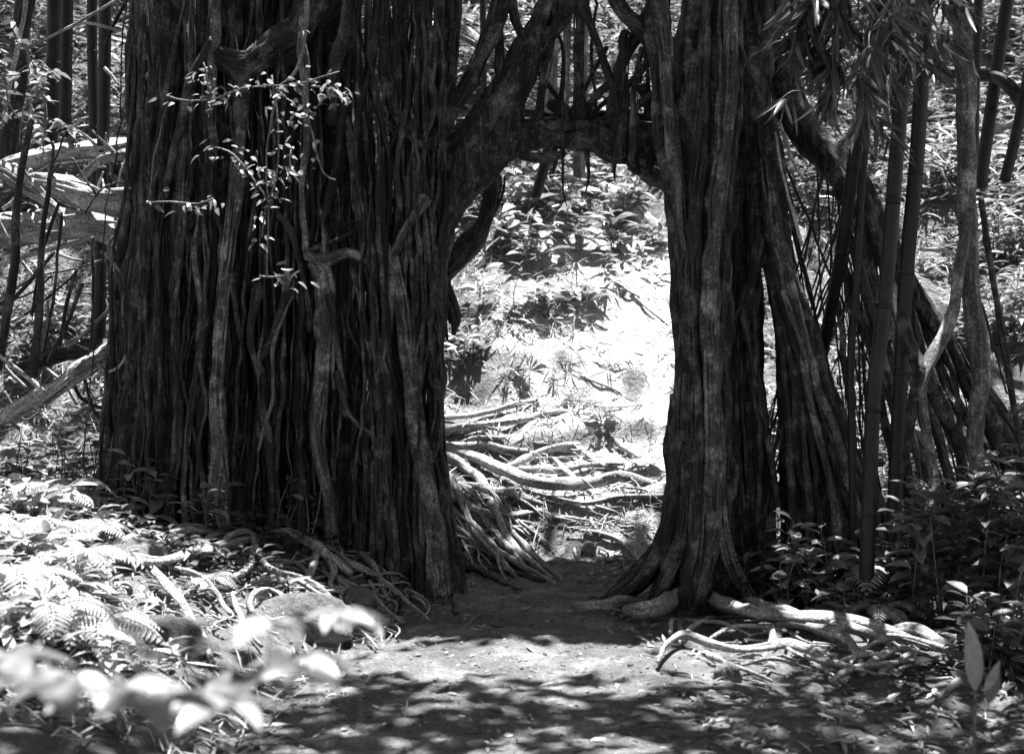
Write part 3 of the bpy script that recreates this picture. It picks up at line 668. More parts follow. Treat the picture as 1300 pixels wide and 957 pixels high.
for pl, r, lf in [
    ([(796, 786), (830, 792), (868, 776), (905, 782), (950, 798), (1000, 805), (1060, 806), (1120, 818), (1180, 824)], [8, 11, 13, 13, 12, 11, 9, 8, 6], .03),
    ([(880, 775), (940, 784), (1000, 792), (1038, 806)], [9, 9, 8, 5], .02),
    ([(728, 776), (748, 784), (775, 782), (800, 774), (822, 770)], [3, 6, 7, 6, 5], .02),
    ([(838, 852), (846, 832), (868, 822), (900, 832), (950, 840), (1000, 834), (1040, 850), (1062, 868)], [4, 5, 6, 6, 5, 6, 5, 5], .02),
    ([(850, 815), (848, 806), (858, 802), (868, 822)], [3, 4, 4, 4], .02),
    ([(978, 806), (985, 820), (970, 836)], [7, 9, 6], .0),
    ([(985, 806), (1020, 812), (1060, 824), (1085, 845), (1096, 866)], [6, 6, 7, 6, 4], .03),
    ([(1122, 814), (1160, 818), (1222, 832)], [6, 8, 8], .02),
    ([(1056, 878), (1090, 868), (1130, 860), (1188, 838)], [5, 6, 5, 4], .02),
    ([(1100, 868), (1130, 850), (1160, 838)], [4, 5, 4], .05),
    ([(1120, 870), (1150, 852), (1186, 846)], [4, 4, 3], .04),
    ([(1062, 856), (1100, 852), (1140, 842)], [4, 5, 3], .03),
    ([(900, 840), (940, 862), (980, 868)], [4, 3, 2], .0),
    ([(905, 790), (880, 806), (862, 820)], [4, 4, 3], .0),
    ([(1010, 816), (1000, 836), (1030, 846)], [3, 3, 2], .02),
    ([(1000, 800), (1060, 812), (1110, 826), (1150, 834)], [6, 7, 6, 4], .04), ([(1100, 820), (1150, 828), (1200, 842), (1240, 850)], [4, 4, 4, 2], .03),
    ([(900, 826), (930, 812), (965, 812), (990, 818)], [3, 3, 3, 2], .02), ([(1080, 866), (1110, 842), (1150, 836), (1200, 840)], [3, 3, 3, 2], .06),
    ([(1030, 850), (1075, 862), (1120, 866)], [4, 4, 2], .03), ([(870, 800), (915, 806), (955, 818)], [3, 3, 2], .03), ([(1130, 872), (1165, 862), (1200, 850)], [3, 3, 2], .04), ([(940, 858), (985, 852), (1030, 858)], [3, 3, 2], .02),
]:
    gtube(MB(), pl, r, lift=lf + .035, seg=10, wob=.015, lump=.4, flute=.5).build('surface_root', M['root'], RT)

rootlets(RT, 60, (850, 790, 1230, 866), (-.3, .7), 'thin rootlets among the long roots at lower right')
# ------------------------------------------------------------------ unseen leaf canopy added above the frame; its gaps place the sun patches
LIT = [(715, 470, 185, 275, 1.0), (700, 80, 190, 130, .62), (830, 330, 90, 160, 1.0), (1235, 360, 130, 170, 1.0), (1190, 130, 180, 140, .6), (1000, 500, 160, 160, .95),
       (1060, 330, 110, 130, .6), (70, 380, 120, 75, .75), (90, 110, 120, 120, .6), (60, 490, 100, 60, .95), (40, 725, 165, 150, 1.0), (250, 790, 130, 60, .8),
       (180, 830, 260, 60, .9), (420, 700, 60, 14, .9), (640, 752, 52, 10, .9), (560, 836, 240, 26, .8), (700, 860, 330, 18, .95), (620, 826, 120, 8, .9), (960, 835, 140, 34, .95), (1120, 845, 130, 34, .9), (1240, 640, 80, 120, .45), (380, 800, 110, 60, .7), (310, 745, 90, 22, .4)]
def want(x, y):
    w = np.full(np.shape(x), .05); shade = (x > 125) & (x < 330) & (y < 690) & (y > 560)
    for cx, cy, rx, ry, p in LIT:
        d = ((x - cx) / rx) ** 2 + ((y - cy) / ry) ** 2
        w = np.maximum(w, p * (1 - sst(.75, 1.15, d)))
    return np.where(shade, np.minimum(w, .1), w)
nC = 14000
C = np.stack([rng.uniform(-11, 12, nC), rng.uniform(-16, 33, nC), np.zeros(nC)], -1)
C[:, 2] = np.interp(C[:, 1], [5, 14, 33], [7.6, 9.2, 17]) + rng.uniform(0, 2.0, nC)
n2 = 900; e = np.stack([rng.uniform(-.9, 1.3, n2), rng.uniform(8.55, 10.6, n2), np.zeros(n2)], -1)      # extra leaf clumps added to shade the path under the arch
C = np.concatenate([C, e + SUN * (rng.uniform(8, 9.5, n2) / SUN[2])[:, None]]); nC += n2
g = ground_hit(C); gx, gy = pix(g)
w = want(gx, gy)
def strip(g):
    x, y = pix(g); d = noise(g[:, 0] * 1.1 + 3, g[:, 1] * 4.5, 61)
    return (y > 800) & (y < 884) & (x > 400) & (x < 960) & (d > np.interp(y, [800, 825, 860], [.5, -.05, -.5]))
w = np.where(strip(g), 1.0, w); w = np.where(gy > 884, .02, w)
tt = (C[:, 2] - 2.5) / SUN[2]; lp = C - SUN * tt[:, None]            # the fallen logs lie well above the ground
w = np.where((lp[:, 0] > -4.2) & (lp[:, 0] < -2.5) & (lp[:, 1] > 9.9) & (lp[:, 1] < 11.6), np.maximum(w, .9), w)
clump_n = noise(g[:, 0] * 1.8, g[:, 1] * 1.8, 3) * .5 + .5
keep = (clump_n * .8 + rng.uniform(0, .2, nC)) > w * 1.02
keep &= ~((w > .97))
keep &= ~((C[:, 1] < 1) & (C[:, 0] > -1) & (C[:, 0] < 9) & (rng.uniform(0, 1, nC) < .85))   # leaves taken out behind the camera so skylight fills in from the front
C = C[keep]
k = 9
B = np.repeat(C, k, 0) + rng.normal(0, [.26, .26, .16], (len(C) * k, 3))
gB = ground_hit(B); w2 = np.where(strip(gB), 1.0, want(*pix(gB)))
ok = ~((w2 > .9) & (pix(gB)[1] < 884))
GAPS = [(368, 120, 8.95, .2), (418, 112, 8.95, .22), (342, 220, 8.95, .2), (300, 195, 8.95, .12), (365, 160, 8.95, .15), (70, 240, 10.6, .45), (20, 230, 10.5, .45), (120, 250, 10.5, .35), (40, 290, 10.9, .4), (100, 290, 10.9, .4), (110, 475, 10.2, .3), (50, 505, 10.2, .3),
        (1238, 330, 9.4, .10), (1241, 420, 9.4, .10), (1190, 560, 8.8, .08), (350, 820, 2.7, .28), (390, 850, 2.7, .25), (430, 785, 2.9, .22), (310, 850, 2.7, .25), (30, 850, 2.3, .3), (100, 862, 2.4, .25), (180, 870, 2.3, .25), (260, 876, 2.4, .25), (1155, 855, 8.0, .3)]
for gx_, gy_, gd_, gr_ in GAPS:
    q = B - P(gx_, gy_, gd_); al = (q @ SUN)[:, None]; ok &= np.linalg.norm(q - al * SUN, axis=1) > gr_
B = B[ok]
for par, sel in ((LT, B[:, 0] < .9), (RT, B[:, 0] >= .9)):
    b = B[sel]; n = len(b)
    mb = MB(); leaves(mb, b, rdir(n, -.2), unit(rng.normal(0, .5, (n, 3)) + [0, 0, 1]), rng.uniform(.2, .36, n), rng.uniform(.10, .17, n), m=1)
    tag(mb.build('crown', M['canopy'], par), 'unseen leaf canopy added overhead to shape sun and shade', kind=None)  # canopy added to cast the shade, parented to each tree as its crown
for par, x0, Y0, ends in ((LT, 240, 10.05, [(-6, 10, 8.6), (-3.4, 11, 9.0)]), (LT, 430, 10.2, [(-2.4, 11, 9)]),
                          (RT, 905, 9.45, [(2.2, 10, 8.8), (4, 9, 8.6)]), (RT, 950, 9.7, [(7, 9, 8.6)])):
    for e in ends:
        a = P(x0, -50, Y0); e = np.array(e, float); mid = a * .5 + e * .5 + [0, 0, .5]
        tube(MB(), [a, a * .75 + mid * .25 + [0, 0, .3], mid, e], [.15, .12, .09, .03], seg=10, lump=.2).build('limb', M['bark'], par)

# ------------------------------------------------------------------ bamboo
def bamboo(label, pl, Y, r, group, fol=None, mat=None, name='bamboo'):
    n = len(pl); Ya = np.broadcast_to(np.asarray(Y, float), (n,))
    pts = [P(x, y, d) for (x, y), d in zip(pl, Ya)]; rad = r * float(np.mean(Ya)) / F
    base = pts[-1] if pts[-1][2] < pts[0][2] else pts[0]
    t = empty(name, base, label, 'bamboo', group)
    c, _ = spline(pts, [rad] * n, .02)
    s = np.concatenate([[0], np.cumsum(np.linalg.norm(np.diff(c, axis=0), axis=1))])
    L = s[-1]; off = rng.uniform(0, .3); gap = .5 + rad * 3
    ks = []; rr = []
    cuts = np.unique(np.clip(np.concatenate([np.arange(0, L, .09)] + [[q - .03, q - .012, q, q + .012, q + .03] for q in np.arange(off, L, gap)]), 0, L))
    for q in cuts:
        d = np.min(np.abs(q - np.arange(off, L, gap)))
        ks.append([np.interp(q, s, c[:, k]) for k in range(3)]); rr.append(rad * (1.13 if d < .004 else (1.04 if d < .016 else 1.0)))
    tube(MB(), ks, rr, seg=14, step=1.0, lump=0).build('culm', mat or M['bamboo'], t)
    for q in np.arange(off, L, gap):
        p = np.array([np.interp(q, s, c[:, k]) for k in range(3)]); p2 = np.array([np.interp(min(L, q + .006), s, c[:, k]) for k in range(3)])
        tube(MB(), [p - (p2 - p), p2], [rad * 1.13, rad * 1.09], seg=14, step=1.0, lump=0).build('node', mat or M['bamboo'], t)
    if fol:
        for (fx, fy, fY, nn, L0) in fol:
            o = P(fx, fy, fY); bm_ = MB(); st = MB(); tube(st, [P(np.interp(fy, [q_[1] for q_ in pl], [q_[0] for q_ in pl]), fy + 12, float(np.mean(Ya[:3]))), o], [.005, .004], seg=6, lump=0)
            for q in range(nn):
                d = unit(np.array([rng.normal(0, .8), rng.normal(0, .6), rng.uniform(-.7, .5)])); e = o + d * rng.uniform(.10, .30)
                tube(st, [o, (o + e) / 2 + [0, 0, .05], e], [.004, .003, .0015], seg=5, lump=0)
                m_ = 9; f = rng.uniform(.3, 1, m_)[:, None]; b = o * (1 - f) + e * f + [0, 0, .03]
                dd = unit(d * .5 + rdir(m_, -.9, .7)); leaves(bm_, b, dd, rng.normal(0, 1, (m_, 3)), rng.uniform(.7, 1.25, m_) * L0, rng.uniform(.016, .028, m_) * L0 / .17, curve=.15, m=3, peak=.35)
            tw = st.build('twig', M['stem'], t); bm_.build('foliage', M['dark'], tw)
    return t
GB = 'bamboo culms standing around the banyans'
def foot(x, Y): return down(x, Y)
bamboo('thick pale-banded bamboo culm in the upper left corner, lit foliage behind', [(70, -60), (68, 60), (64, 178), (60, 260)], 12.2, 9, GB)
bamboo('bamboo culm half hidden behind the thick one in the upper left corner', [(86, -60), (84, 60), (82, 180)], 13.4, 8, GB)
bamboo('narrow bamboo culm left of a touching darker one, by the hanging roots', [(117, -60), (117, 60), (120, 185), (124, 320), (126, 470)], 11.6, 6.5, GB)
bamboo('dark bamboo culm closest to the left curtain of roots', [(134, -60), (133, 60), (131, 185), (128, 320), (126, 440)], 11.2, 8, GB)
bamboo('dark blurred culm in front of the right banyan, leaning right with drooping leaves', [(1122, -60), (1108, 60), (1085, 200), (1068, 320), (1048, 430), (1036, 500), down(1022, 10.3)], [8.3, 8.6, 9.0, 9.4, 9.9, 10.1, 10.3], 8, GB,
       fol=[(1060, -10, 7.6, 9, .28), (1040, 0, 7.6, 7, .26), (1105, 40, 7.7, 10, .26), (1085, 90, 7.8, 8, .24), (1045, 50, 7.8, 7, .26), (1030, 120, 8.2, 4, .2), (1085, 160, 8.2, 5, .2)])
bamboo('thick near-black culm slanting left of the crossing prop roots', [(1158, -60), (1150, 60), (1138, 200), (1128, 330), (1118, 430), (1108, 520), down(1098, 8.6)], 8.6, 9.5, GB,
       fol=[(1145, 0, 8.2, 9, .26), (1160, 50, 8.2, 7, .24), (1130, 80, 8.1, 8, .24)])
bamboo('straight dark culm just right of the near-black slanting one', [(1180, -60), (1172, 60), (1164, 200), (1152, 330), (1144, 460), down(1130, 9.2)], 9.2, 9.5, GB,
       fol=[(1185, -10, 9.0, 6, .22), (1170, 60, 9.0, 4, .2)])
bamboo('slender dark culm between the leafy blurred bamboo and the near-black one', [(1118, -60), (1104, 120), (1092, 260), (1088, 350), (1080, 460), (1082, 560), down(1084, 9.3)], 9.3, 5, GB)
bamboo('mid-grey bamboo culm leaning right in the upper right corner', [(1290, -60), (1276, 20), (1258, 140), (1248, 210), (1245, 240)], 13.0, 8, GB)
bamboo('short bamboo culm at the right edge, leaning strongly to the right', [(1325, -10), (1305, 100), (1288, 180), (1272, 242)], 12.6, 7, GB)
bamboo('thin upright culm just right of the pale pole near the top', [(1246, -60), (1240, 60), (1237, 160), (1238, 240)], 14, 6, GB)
for i, (a, b, yb, lab) in enumerate([(706, 695, 235, 'leftmost sunlit bamboo culm seen through the gap above the arch'), (722, 716, 170, 'thin bamboo culm in the middle of the trio behind the arch limb'), (742, 735, 235, 'bamboo culm right of the sunlit pair behind the arch limb'), (612, 616, 160, 'thin bamboo culm behind the crossing roots, left above the arch')]):
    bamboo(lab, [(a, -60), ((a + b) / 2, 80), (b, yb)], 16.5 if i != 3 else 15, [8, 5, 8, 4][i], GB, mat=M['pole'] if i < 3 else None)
bamboo('dark leaning bamboo culm under the arch among broad leaves', [(700, 170), (690, 215), (676, 262)], 13.6, 7, GB)

# ------------------------------------------------------------------ poles, saplings, sticks
def slope_log(label, pl, r, mat='log', lift=0.0):
    return tag(gtube(MB(), pl, r, seg=14, lift=lift, lump=.25, flute=.25, wob=.04).build('fallen_log', M[mat]), label, 'log')
def stick(name, label, cat, pl, Y, r, mat='twig', group=None, part=None, **kw):
    kw.setdefault('lump', .2); kw.setdefault('wob', .012); kw.setdefault('flute', .2)
    if name == 'fallen_log': kw.update(lump=.5, flute=.6, wob=.03, seg=18)
    m_ = ptube(MB(), pl, Y, r, seg=kw.pop('seg', 12), **kw)
    if name == 'fallen_log':
        bundle(m_, pl, Y, r, k=6, size=.18)
        for q in range(3):                            # snapped twig stubs
            i = rng.integers(0, len(pl) - 1); yy = Y if np.isscalar(Y) else Y[i]; a = P((pl[i][0] + pl[i + 1][0]) / 2, (pl[i][1] + pl[i + 1][1]) / 2, yy); d = unit(rng.normal(0, 1, 3) + [0, -.4, .2])
            tube(m_, [a, a + d * .12, a + d * rng.uniform(.16, .3) + rng.normal(0, .03, 3)], [.02, .012, .006], seg=7, lump=.3)
    o = m_.build(name, M[mat])
    return tag(o, label, cat, group)
stick('sapling', 'tall pale pole-like sapling at right, its trunk lit down one side', 'sapling', [(1222, -60), (1224, 60), (1226, 180), (1230, 300), (1238, 400), (1243, 480), (1240, 560), down(1246, 9.4)], 9.4, [12, 12, 12, 12, 12, 11, 10, 10], 'pole')
t = empty('sapling', onground(3.0, 8.4), 'slender forked sapling with pale bark rising from the shrubs at lower right', 'sapling')
ptube(MB(), [(1229, 270), (1222, 320), (1212, 380), (1195, 430), (1176, 465), (1168, 500), (1180, 560), (1186, 640), (1180, 700), down(1172, 8.6)], [9.3, 9.2, 9.1, 9, 8.9, 8.8, 8.8, 8.7, 8.7, 8.6], [5, 7, 8, 8, 10, 8, 6, 6, 5, 6], seg=10, wob=.01, lump=.25).build('trunk', M['pole'], t)
ptube(MB(), [(1098, 250), (1120, 330), (1148, 420), (1172, 475)], [9.75, 9.5, 9.1, 8.85], [8, 8, 9, 8], seg=10, wob=.01).build('limb', M['bark'], t)
ptube(MB(), [(1168, 470), (1158, 520), (1150, 580)], 8.8, [8, 7, 5], seg=10).build('limb', M['bark'], t)
ptube(MB(), [(1188, 640), (1196, 680), (1208, 740)], 8.7, [4, 5, 4], seg=10).build('limb', M['pole'], t)
stick('stick', 'long thin dark stick leaning at the right edge beside the pale pole', 'stick', [(1244, 250), (1256, 330), (1272, 420), (1290, 520), (1304, 600)], 9.0, 4, 'bark')
stick('stick', 'second thin stick at the right edge, finer and slightly more upright', 'stick', [(1250, 300), (1266, 400), (1282, 500), (1300, 570)], 9.1, 1.8, 'bark')
stick('stick', 'hair-thin vine arching down left of the leaning stick at right', 'stick', [(1247, 385), (1262, 440), (1280, 500)], 9.1, 1.3, 'bark')
stick('vine', 'pale vine hanging bright between the two right trunks', 'vine', [(983, 168), (992, 210), (1003, 250), (1012, 285), (1018, 310)], 9.35, [1.6, 1.8, 2, 2.2, 2], 'log')
stick('vine', 'shorter pale vine beside the leaning dark limb at right', 'vine', [(990, 152), (1000, 180), (1008, 205), (1020, 228)], 9.5, [1.6, 2, 2, 1.5], 'log')
# left edge
stick('tree', 'dark tree trunk at the left edge above the fallen logs', 'tree', [(40, -60), (28, 40), (18, 140), (12, 210)], 11.8, [11, 12, 12, 13], 'bark')
stick('vine', 'pale vine climbing beside the dark trunk at the left edge', 'vine', [(36, -60), (30, 20), (16, 80), (6, 130), (2, 160)], 11.3, [2.5, 3, 3, 3, 2], 'log')
stick('fallen_log', 'uppermost fallen log by the left banyan, dark with a mottled top', 'log', [(0, 214), (30, 204), (90, 196), (165, 188)], 11.2, [8, 9, 10, 9], 'log', 'fallen logs against the left banyan')
stick('fallen_log', 'brightest fallen log, middle of the stack by the left banyan', 'log', [(14, 224), (60, 230), (100, 242), (165, 254)], 10.5, [5, 9, 11, 11], 'log', 'fallen logs against the left banyan')
stick('fallen_log', 'short sunlit log tucked just under the brightest fallen log', 'log', [(60, 244), (100, 256), (150, 264)], 10.7, [4, 6, 6], 'log', 'fallen logs against the left banyan')
stick('fallen_log', 'thick horizontal log, lowest of the stack at the left edge', 'log', [(-60, 292), (20, 290), (80, 288), (156, 290)], 10.9, [14, 14, 14, 13], 'log', 'fallen logs against the left banyan')
stick('fallen_log', 'slanting log crossing the left edge above the thick horizontal log', 'log', [(-30, 200), (10, 218), (40, 238), (72, 264), (80, 285)], 10.3, [8, 9, 9, 8, 5], 'log', 'fallen logs against the left banyan')
stick('fallen_log', 'arched dark branch rising between the two upper fallen logs', 'branch', [(98, 232), (112, 215), (132, 202), (162, 193)], 10.9, [4, 5, 5, 5], 'twig', 'fallen logs against the left banyan')
stick('fallen_log', 'dark log lying behind the sunlit slanting log low at left', 'log', [(40, 462), (90, 448), (150, 440)], 10.9, [8, 9, 9], 'bark')
stick('fallen_log', 'sunlit slanting log leaning down from the foot of the left banyan', 'log', [(-20, 542), (20, 524), (62, 500), (100, 476), (148, 444)], 10.2, [5, 7, 9, 9, 9], 'log')
stick('branch', 'straight bare branch meeting the sunlit slanting log at left', 'branch', [(0, 450), (24, 470), (56, 498)], 9.9, [2.6, 3, 3], 'log')
stick('branch', 'thin pale branch slanting up beneath the thick horizontal log', 'branch', [(0, 336), (50, 322), (100, 308), (152, 292)], 10.4, [3, 3, 3, 2.5], 'log')
stick('branch', 'finer branch below the pale one slanting up to the left banyan', 'branch', [(0, 378), (50, 352), (110, 335), (160, 318)], 10.5, 1.8, 'twig')
stick('branch', 'dark thick branch standing at the left edge below the logs', 'branch', [(40, 150), (26, 240), (20, 330), (12, 380), (4, 430), (-2, 470)], 10.0, [4, 5, 6, 6, 5, 5], 'bark')
stick('branch', 'dark forked stem right of the thick one below the logs', 'branch', [(66, 180), (58, 260), (54, 330), (50, 400), (44, 480)], 10.0, [2, 3, 4, 5, 5], 'bark')
for i, (a, b, r, lab) in enumerate([((75, 255), (40, 400), 2.2, 'straight dark twig leaning left in the thicket below the logs'), ((78, 270), (58, 440), 1.8, 'steep dark twig in the thicket, right of the leaning one'),
        ((98, 340), (75, 440), 2.4, 'short dark stem before the bright gap below the logs'), ((30, 400), (110, 330), 1.6, 'twig rising rightwards across the thicket below the logs'),
        ((0, 400), (70, 320), 2.4, 'thicker twig rising from the left edge below the logs'), ((105, 360), (60, 460), 2.6, 'dark stem leaning left beside the bamboo foot'),
        ((118, 300), (112, 460), 2.0, 'upright thin stem just left of the bamboo foot'), ((140, 330), (144, 470), 3.2, 'upright dark stem against the left banyan edge')]):
    mx_, my_ = (a[0] + b[0]) / 2 + rng.uniform(-5, 5), (a[1] + b[1]) / 2
    stick('twig', lab, 'twig', [a, (mx_, my_), b], rng.uniform(9.8, 10.8), r, 'bark', 'twigs in the thicket at left')
stick('branch', 'leafy twig reaching across the top left in front of the bamboo', 'branch', [(30, 62), (60, 48), (95, 30), (130, 10), (160, -10)], 9.6, [2.4, 2.2, 2, 1.8, 1.5], 'twig')
stick('branch', 'pale dead twig lit white between the top left bamboo culms', 'branch', [(96, 30), (115, 30), (135, 34), (152, 38)], 9.7, [1.5, 2, 2, 1.3], 'log')
stick('branch', 'short pale dead twig against the dark bamboo at left', 'branch', [(133, 86), (142, 94), (152, 108)], 10.8, [2, 2, 1.4], 'log')
for k in range(34):                                   # the tangle of bare twigs below and between the logs
    x = rng.uniform(-20, 150); y = rng.uniform(300, 500) if k % 3 else rng.uniform(200, 300); a = rng.choice([-1, 1]) * rng.uniform(.15, 1.5); l = rng.uniform(60, 180)
    x2 = x + math.cos(a) * l; y2 = y + math.sin(a) * l * .8; x2 = min(x2, 165)
    stick('twig', 'thin bare twig tangled in the dim thicket at the left edge', 'twig', [(x, y), ((x + x2) / 2 + rng.normal(0, 7), (y + y2) / 2 + rng.normal(0, 7)), (x2, min(y2, 520))], rng.uniform(9.9, 11.2), rng.uniform(1, 2.6), rng.choice(['bark', 'bark', 'twig', 'log']), 'bare twigs tangled at the left edge', seg=7)
# behind the arch
stick('fallen_log', 'pale fallen trunk on the slope seen above the arch at left', 'log', [(520, 38), (545, 38), (580, 40), (610, 54), (640, 72), (662, 84)], 13.0, [9, 9, 9, 9, 8, 7], 'log')
slope_log('pale log lying on the slope under the arch beside the right trunk', [(722, 226), (760, 246), (800, 272), (852, 296)], [8, 11, 13, 12])
stick('fallen_log', 'dark thick log end poking out beside the right trunk under the arch', 'log', [(800, 206), (830, 218), (860, 236)], 12.5, [10, 13, 13], 'bark')
stick('branch', 'dark fallen branch sagging across the upper right slope', 'branch', [(1165, 88), (1200, 92), (1240, 94), (1270, 100), (1290, 118), (1302, 142), (1310, 170)], 12.8, [7, 7, 8, 9, 9, 9, 8], 'bark')
stick('branch', 'small dark branch poking out left of the curved hanging limb under the arch', 'branch', [(556, 306), (580, 312), (606, 304)], 11.5, [4, 4, 2], 'bark')
stick('branch', 'pale thin stick lying on the slope at far right', 'branch', [(1168, 316), (1195, 318), (1222, 326)], 13.0, [3, 3, 2], 'log')
stick('branch', 'pale fallen stick near the right edge of the slope', 'branch', [(1256, 172), (1280, 160), (1304, 146)], 13.6, [4, 5, 5], 'log')
for i, (a, b, lab) in enumerate([((740, 520), (815, 516), 'thin straight twig lying across the bright slope by the steps of roots'), ((800, 375), (850, 415), 'thin twig on the bright slope nearest the right trunk'),
        ((770, 355), (840, 395), 'thin twig lying uphill of the one nearest the right trunk'), ((735, 480), (790, 500), 'short curved twig in the litter above the root steps')]):
    m_ = ((a[0] + b[0]) / 2, (a[1] + b[1]) / 2 + 4)
    tag(gtube(MB(), [a, m_, b], [1.6, 1.8, 1.2], lift=.03, seg=7, wob=.01).build('twig', M['twig']), lab, 'twig', 'fallen twigs on the slope')

# ------------------------------------------------------------------ plants
def plant(label, p, h, nst, nl, L, W, mat='leaf', group=None, name='leafy_plant', cat='plant', lean=.25, up=.15, droop=.35, m=3, peak=.42, low=.25):
    p = np.asarray(p, float); t = empty(name, p, label, cat, group); st = MB(); lf = MB()
    for s in range(nst):
        a = rng.uniform(0, 6.28); q = rng.uniform(.3, 1) * lean; hh = h * rng.uniform(.7, 1.05)
        d = np.array([math.cos(a) * q, math.sin(a) * q, 1.0]) * hh
        base = p + [rng.normal(0, .03 * nst ** .5), rng.normal(0, .03 * nst ** .5), -.02]
        mid = base + d * .5 + [rng.normal(0, .03), rng.normal(0, .03), 0]; e = base + d
        tube(st, [base, mid, e], [.007, .005, .002], seg=6, lump=0)
        c, _ = spline([base, mid, e], [1] * 3, .02)
        f = np.linspace(low, 1, nl) ** .9; idx = (f * (len(c) - 1)).astype(int); b = c[idx]
        an = np.arange(nl) * 2.4 + rng.uniform(0, 6); dirs = unit(np.stack([np.cos(an), np.sin(an), up + rng.normal(0, .2, nl) + f * .35], -1))
        sz = rng.uniform(.7, 1.1, nl) * (1.1 - .35 * f)
        leaves(lf, b + dirs * .02, dirs, unit(np.array([0, 0, 1.]) + rng.normal(0, .25, (nl, 3))), L * sz, W * sz, curve=droop * rng.uniform(.5, 1.4, nl), fold=.18, m=m, peak=peak)
    st.build('stem', M['stem'], t); lf.build('foliage', M[mat], t)
    return t
def fern(label, p, L, nf, mat='pale', group=None, el=.9):
    p = np.asarray(p, float); t = empty('fern', p, label, 'fern', group)
    a0 = rng.uniform(0, 6.28)
    for k in range(nf):
        a = a0 + k * 6.283 / nf + rng.normal(0, .2); e = el * rng.uniform(.6, 1.2); LL = L * rng.uniform(.75, 1.1)
        hd = np.array([math.cos(a), math.sin(a), 0]); n = 17; s = np.linspace(0, 1, n)
        c = p + hd * (LL * s * .85)[:, None] + np.array([0, 0, 1]) * (LL * (e * s - (e * .95 + .15) * s * s))[:, None]
        mb = MB(); tube(mb, c[::3], [.004] * len(c[::3]), seg=5, lump=0)
        T = unit(np.gradient(c, axis=0)); S = unit(np.cross(T, [0, 0, 1.])); Nn = np.cross(S, T)
        w = LL * .27 * np.sin(np.pi * np.clip(s * .9 + .1, 0, 1)) ** .8
        for sd in (-1, 1):
            j = slice(2, n); leaves(mb, c[j], unit(S[j] * sd + T[j] * .45 - Nn[j] * .15), Nn[j], w[j] + .01, LL * .05 * np.ones(n - 2), curve=.2, m=2, peak=.3, tone=rng.uniform(.4, 1, n - 2))
        mb.build('frond', M[mat], t)
    return t
# plants on the slope under the arch
for x, y, h, L, nl, ns, mat, lab in [
    (690, 345, .55, .26, 8, 3, 'pale', 'tall broad-leaved plant catching full sun in the middle of the arch opening'),
    (735, 318, .5, .24, 8, 3, 'leaf', 'bushy plant under the arch just right of the tallest sunlit one'),
    (640, 330, .5, .26, 7, 3, 'pale', 'broad-leaved plant under the arch beside the curved hanging limb'),
    (775, 320, .4, .24, 9, 4, 'leaf', 'dark-centred bushy plant at the top of the bare bright slope'),
    (825, 318, .3, .2, 8, 3, 'leaf', 'low plant under the arch touching the right trunk'),
    (610, 395, .4, .2, 7, 2, 'pale', 'small plant on the slope close to the edge of the left banyan'),
    (652, 412, .55, .16, 6, 1, 'leaf', 'single thin-stemmed seedling with drooping leaves in the litter'),
    (730, 395, .3, .2, 8, 3, 'leaf', 'low spreading plant casting shade on the open slope'),
    (690, 400, .3, .22, 8, 3, 'pale', 'sunlit low plant between the seedling and the spreading plant'),
    (668, 275, .5, .3, 6, 3, 'pale', 'large-leaved plant high under the arch limb, left of centre'),
    (720, 262, .6, .3, 7, 3, 'pale', 'large-leaved plant high under the arch limb, centre'),
    (790, 280, .55, .26, 7, 3, 'leaf', 'hanging-leaved plant under the arch beside the pale log'),
    (765, 540, .2, .12, 6, 2, 'pale', 'tiny plant on the bright slope above the root steps'),
    (600, 455, .25, .16, 7, 3, 'pale', 'low tuft of narrow leaves right beside the edge of the left banyan')]:
    plant(lab, G(x, y), h * 1.1, ns, nl, L * 1.35, L * .55, mat, 'leafy plants on the slope under the arch')
fern('fern with arching fronds in the middle of the slope under the arch', G(700, 372), .34, 7, 'leaf')
# right shrubs
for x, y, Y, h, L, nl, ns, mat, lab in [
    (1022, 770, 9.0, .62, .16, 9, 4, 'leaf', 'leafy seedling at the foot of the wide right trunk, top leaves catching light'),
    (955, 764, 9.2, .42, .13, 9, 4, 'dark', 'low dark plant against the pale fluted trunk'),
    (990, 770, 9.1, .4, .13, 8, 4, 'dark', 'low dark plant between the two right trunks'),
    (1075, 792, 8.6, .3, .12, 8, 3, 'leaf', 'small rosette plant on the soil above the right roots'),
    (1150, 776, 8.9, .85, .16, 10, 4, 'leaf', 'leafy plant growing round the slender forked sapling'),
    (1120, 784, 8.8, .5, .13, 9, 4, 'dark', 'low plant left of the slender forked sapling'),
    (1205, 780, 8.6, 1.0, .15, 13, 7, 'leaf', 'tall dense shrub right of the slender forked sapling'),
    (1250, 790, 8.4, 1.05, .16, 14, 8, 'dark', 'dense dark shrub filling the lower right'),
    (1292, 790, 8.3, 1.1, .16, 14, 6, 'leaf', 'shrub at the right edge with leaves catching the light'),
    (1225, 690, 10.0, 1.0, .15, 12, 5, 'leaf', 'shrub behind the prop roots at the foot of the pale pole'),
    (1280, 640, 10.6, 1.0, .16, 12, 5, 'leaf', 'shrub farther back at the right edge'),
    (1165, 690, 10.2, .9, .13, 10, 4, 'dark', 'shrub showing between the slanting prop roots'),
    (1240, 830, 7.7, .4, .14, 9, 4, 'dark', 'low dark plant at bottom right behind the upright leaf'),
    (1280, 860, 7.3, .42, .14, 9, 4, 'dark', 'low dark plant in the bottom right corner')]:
    X = (x - CX) * Y / F; plant(lab, onground(X, Y), h, ns + 3, nl + 3, L * 1.3, L * .6, mat, 'shrubs around the right banyan', name='shrub' if h > .8 else 'leafy_plant', cat='shrub' if h > .8 else 'plant')
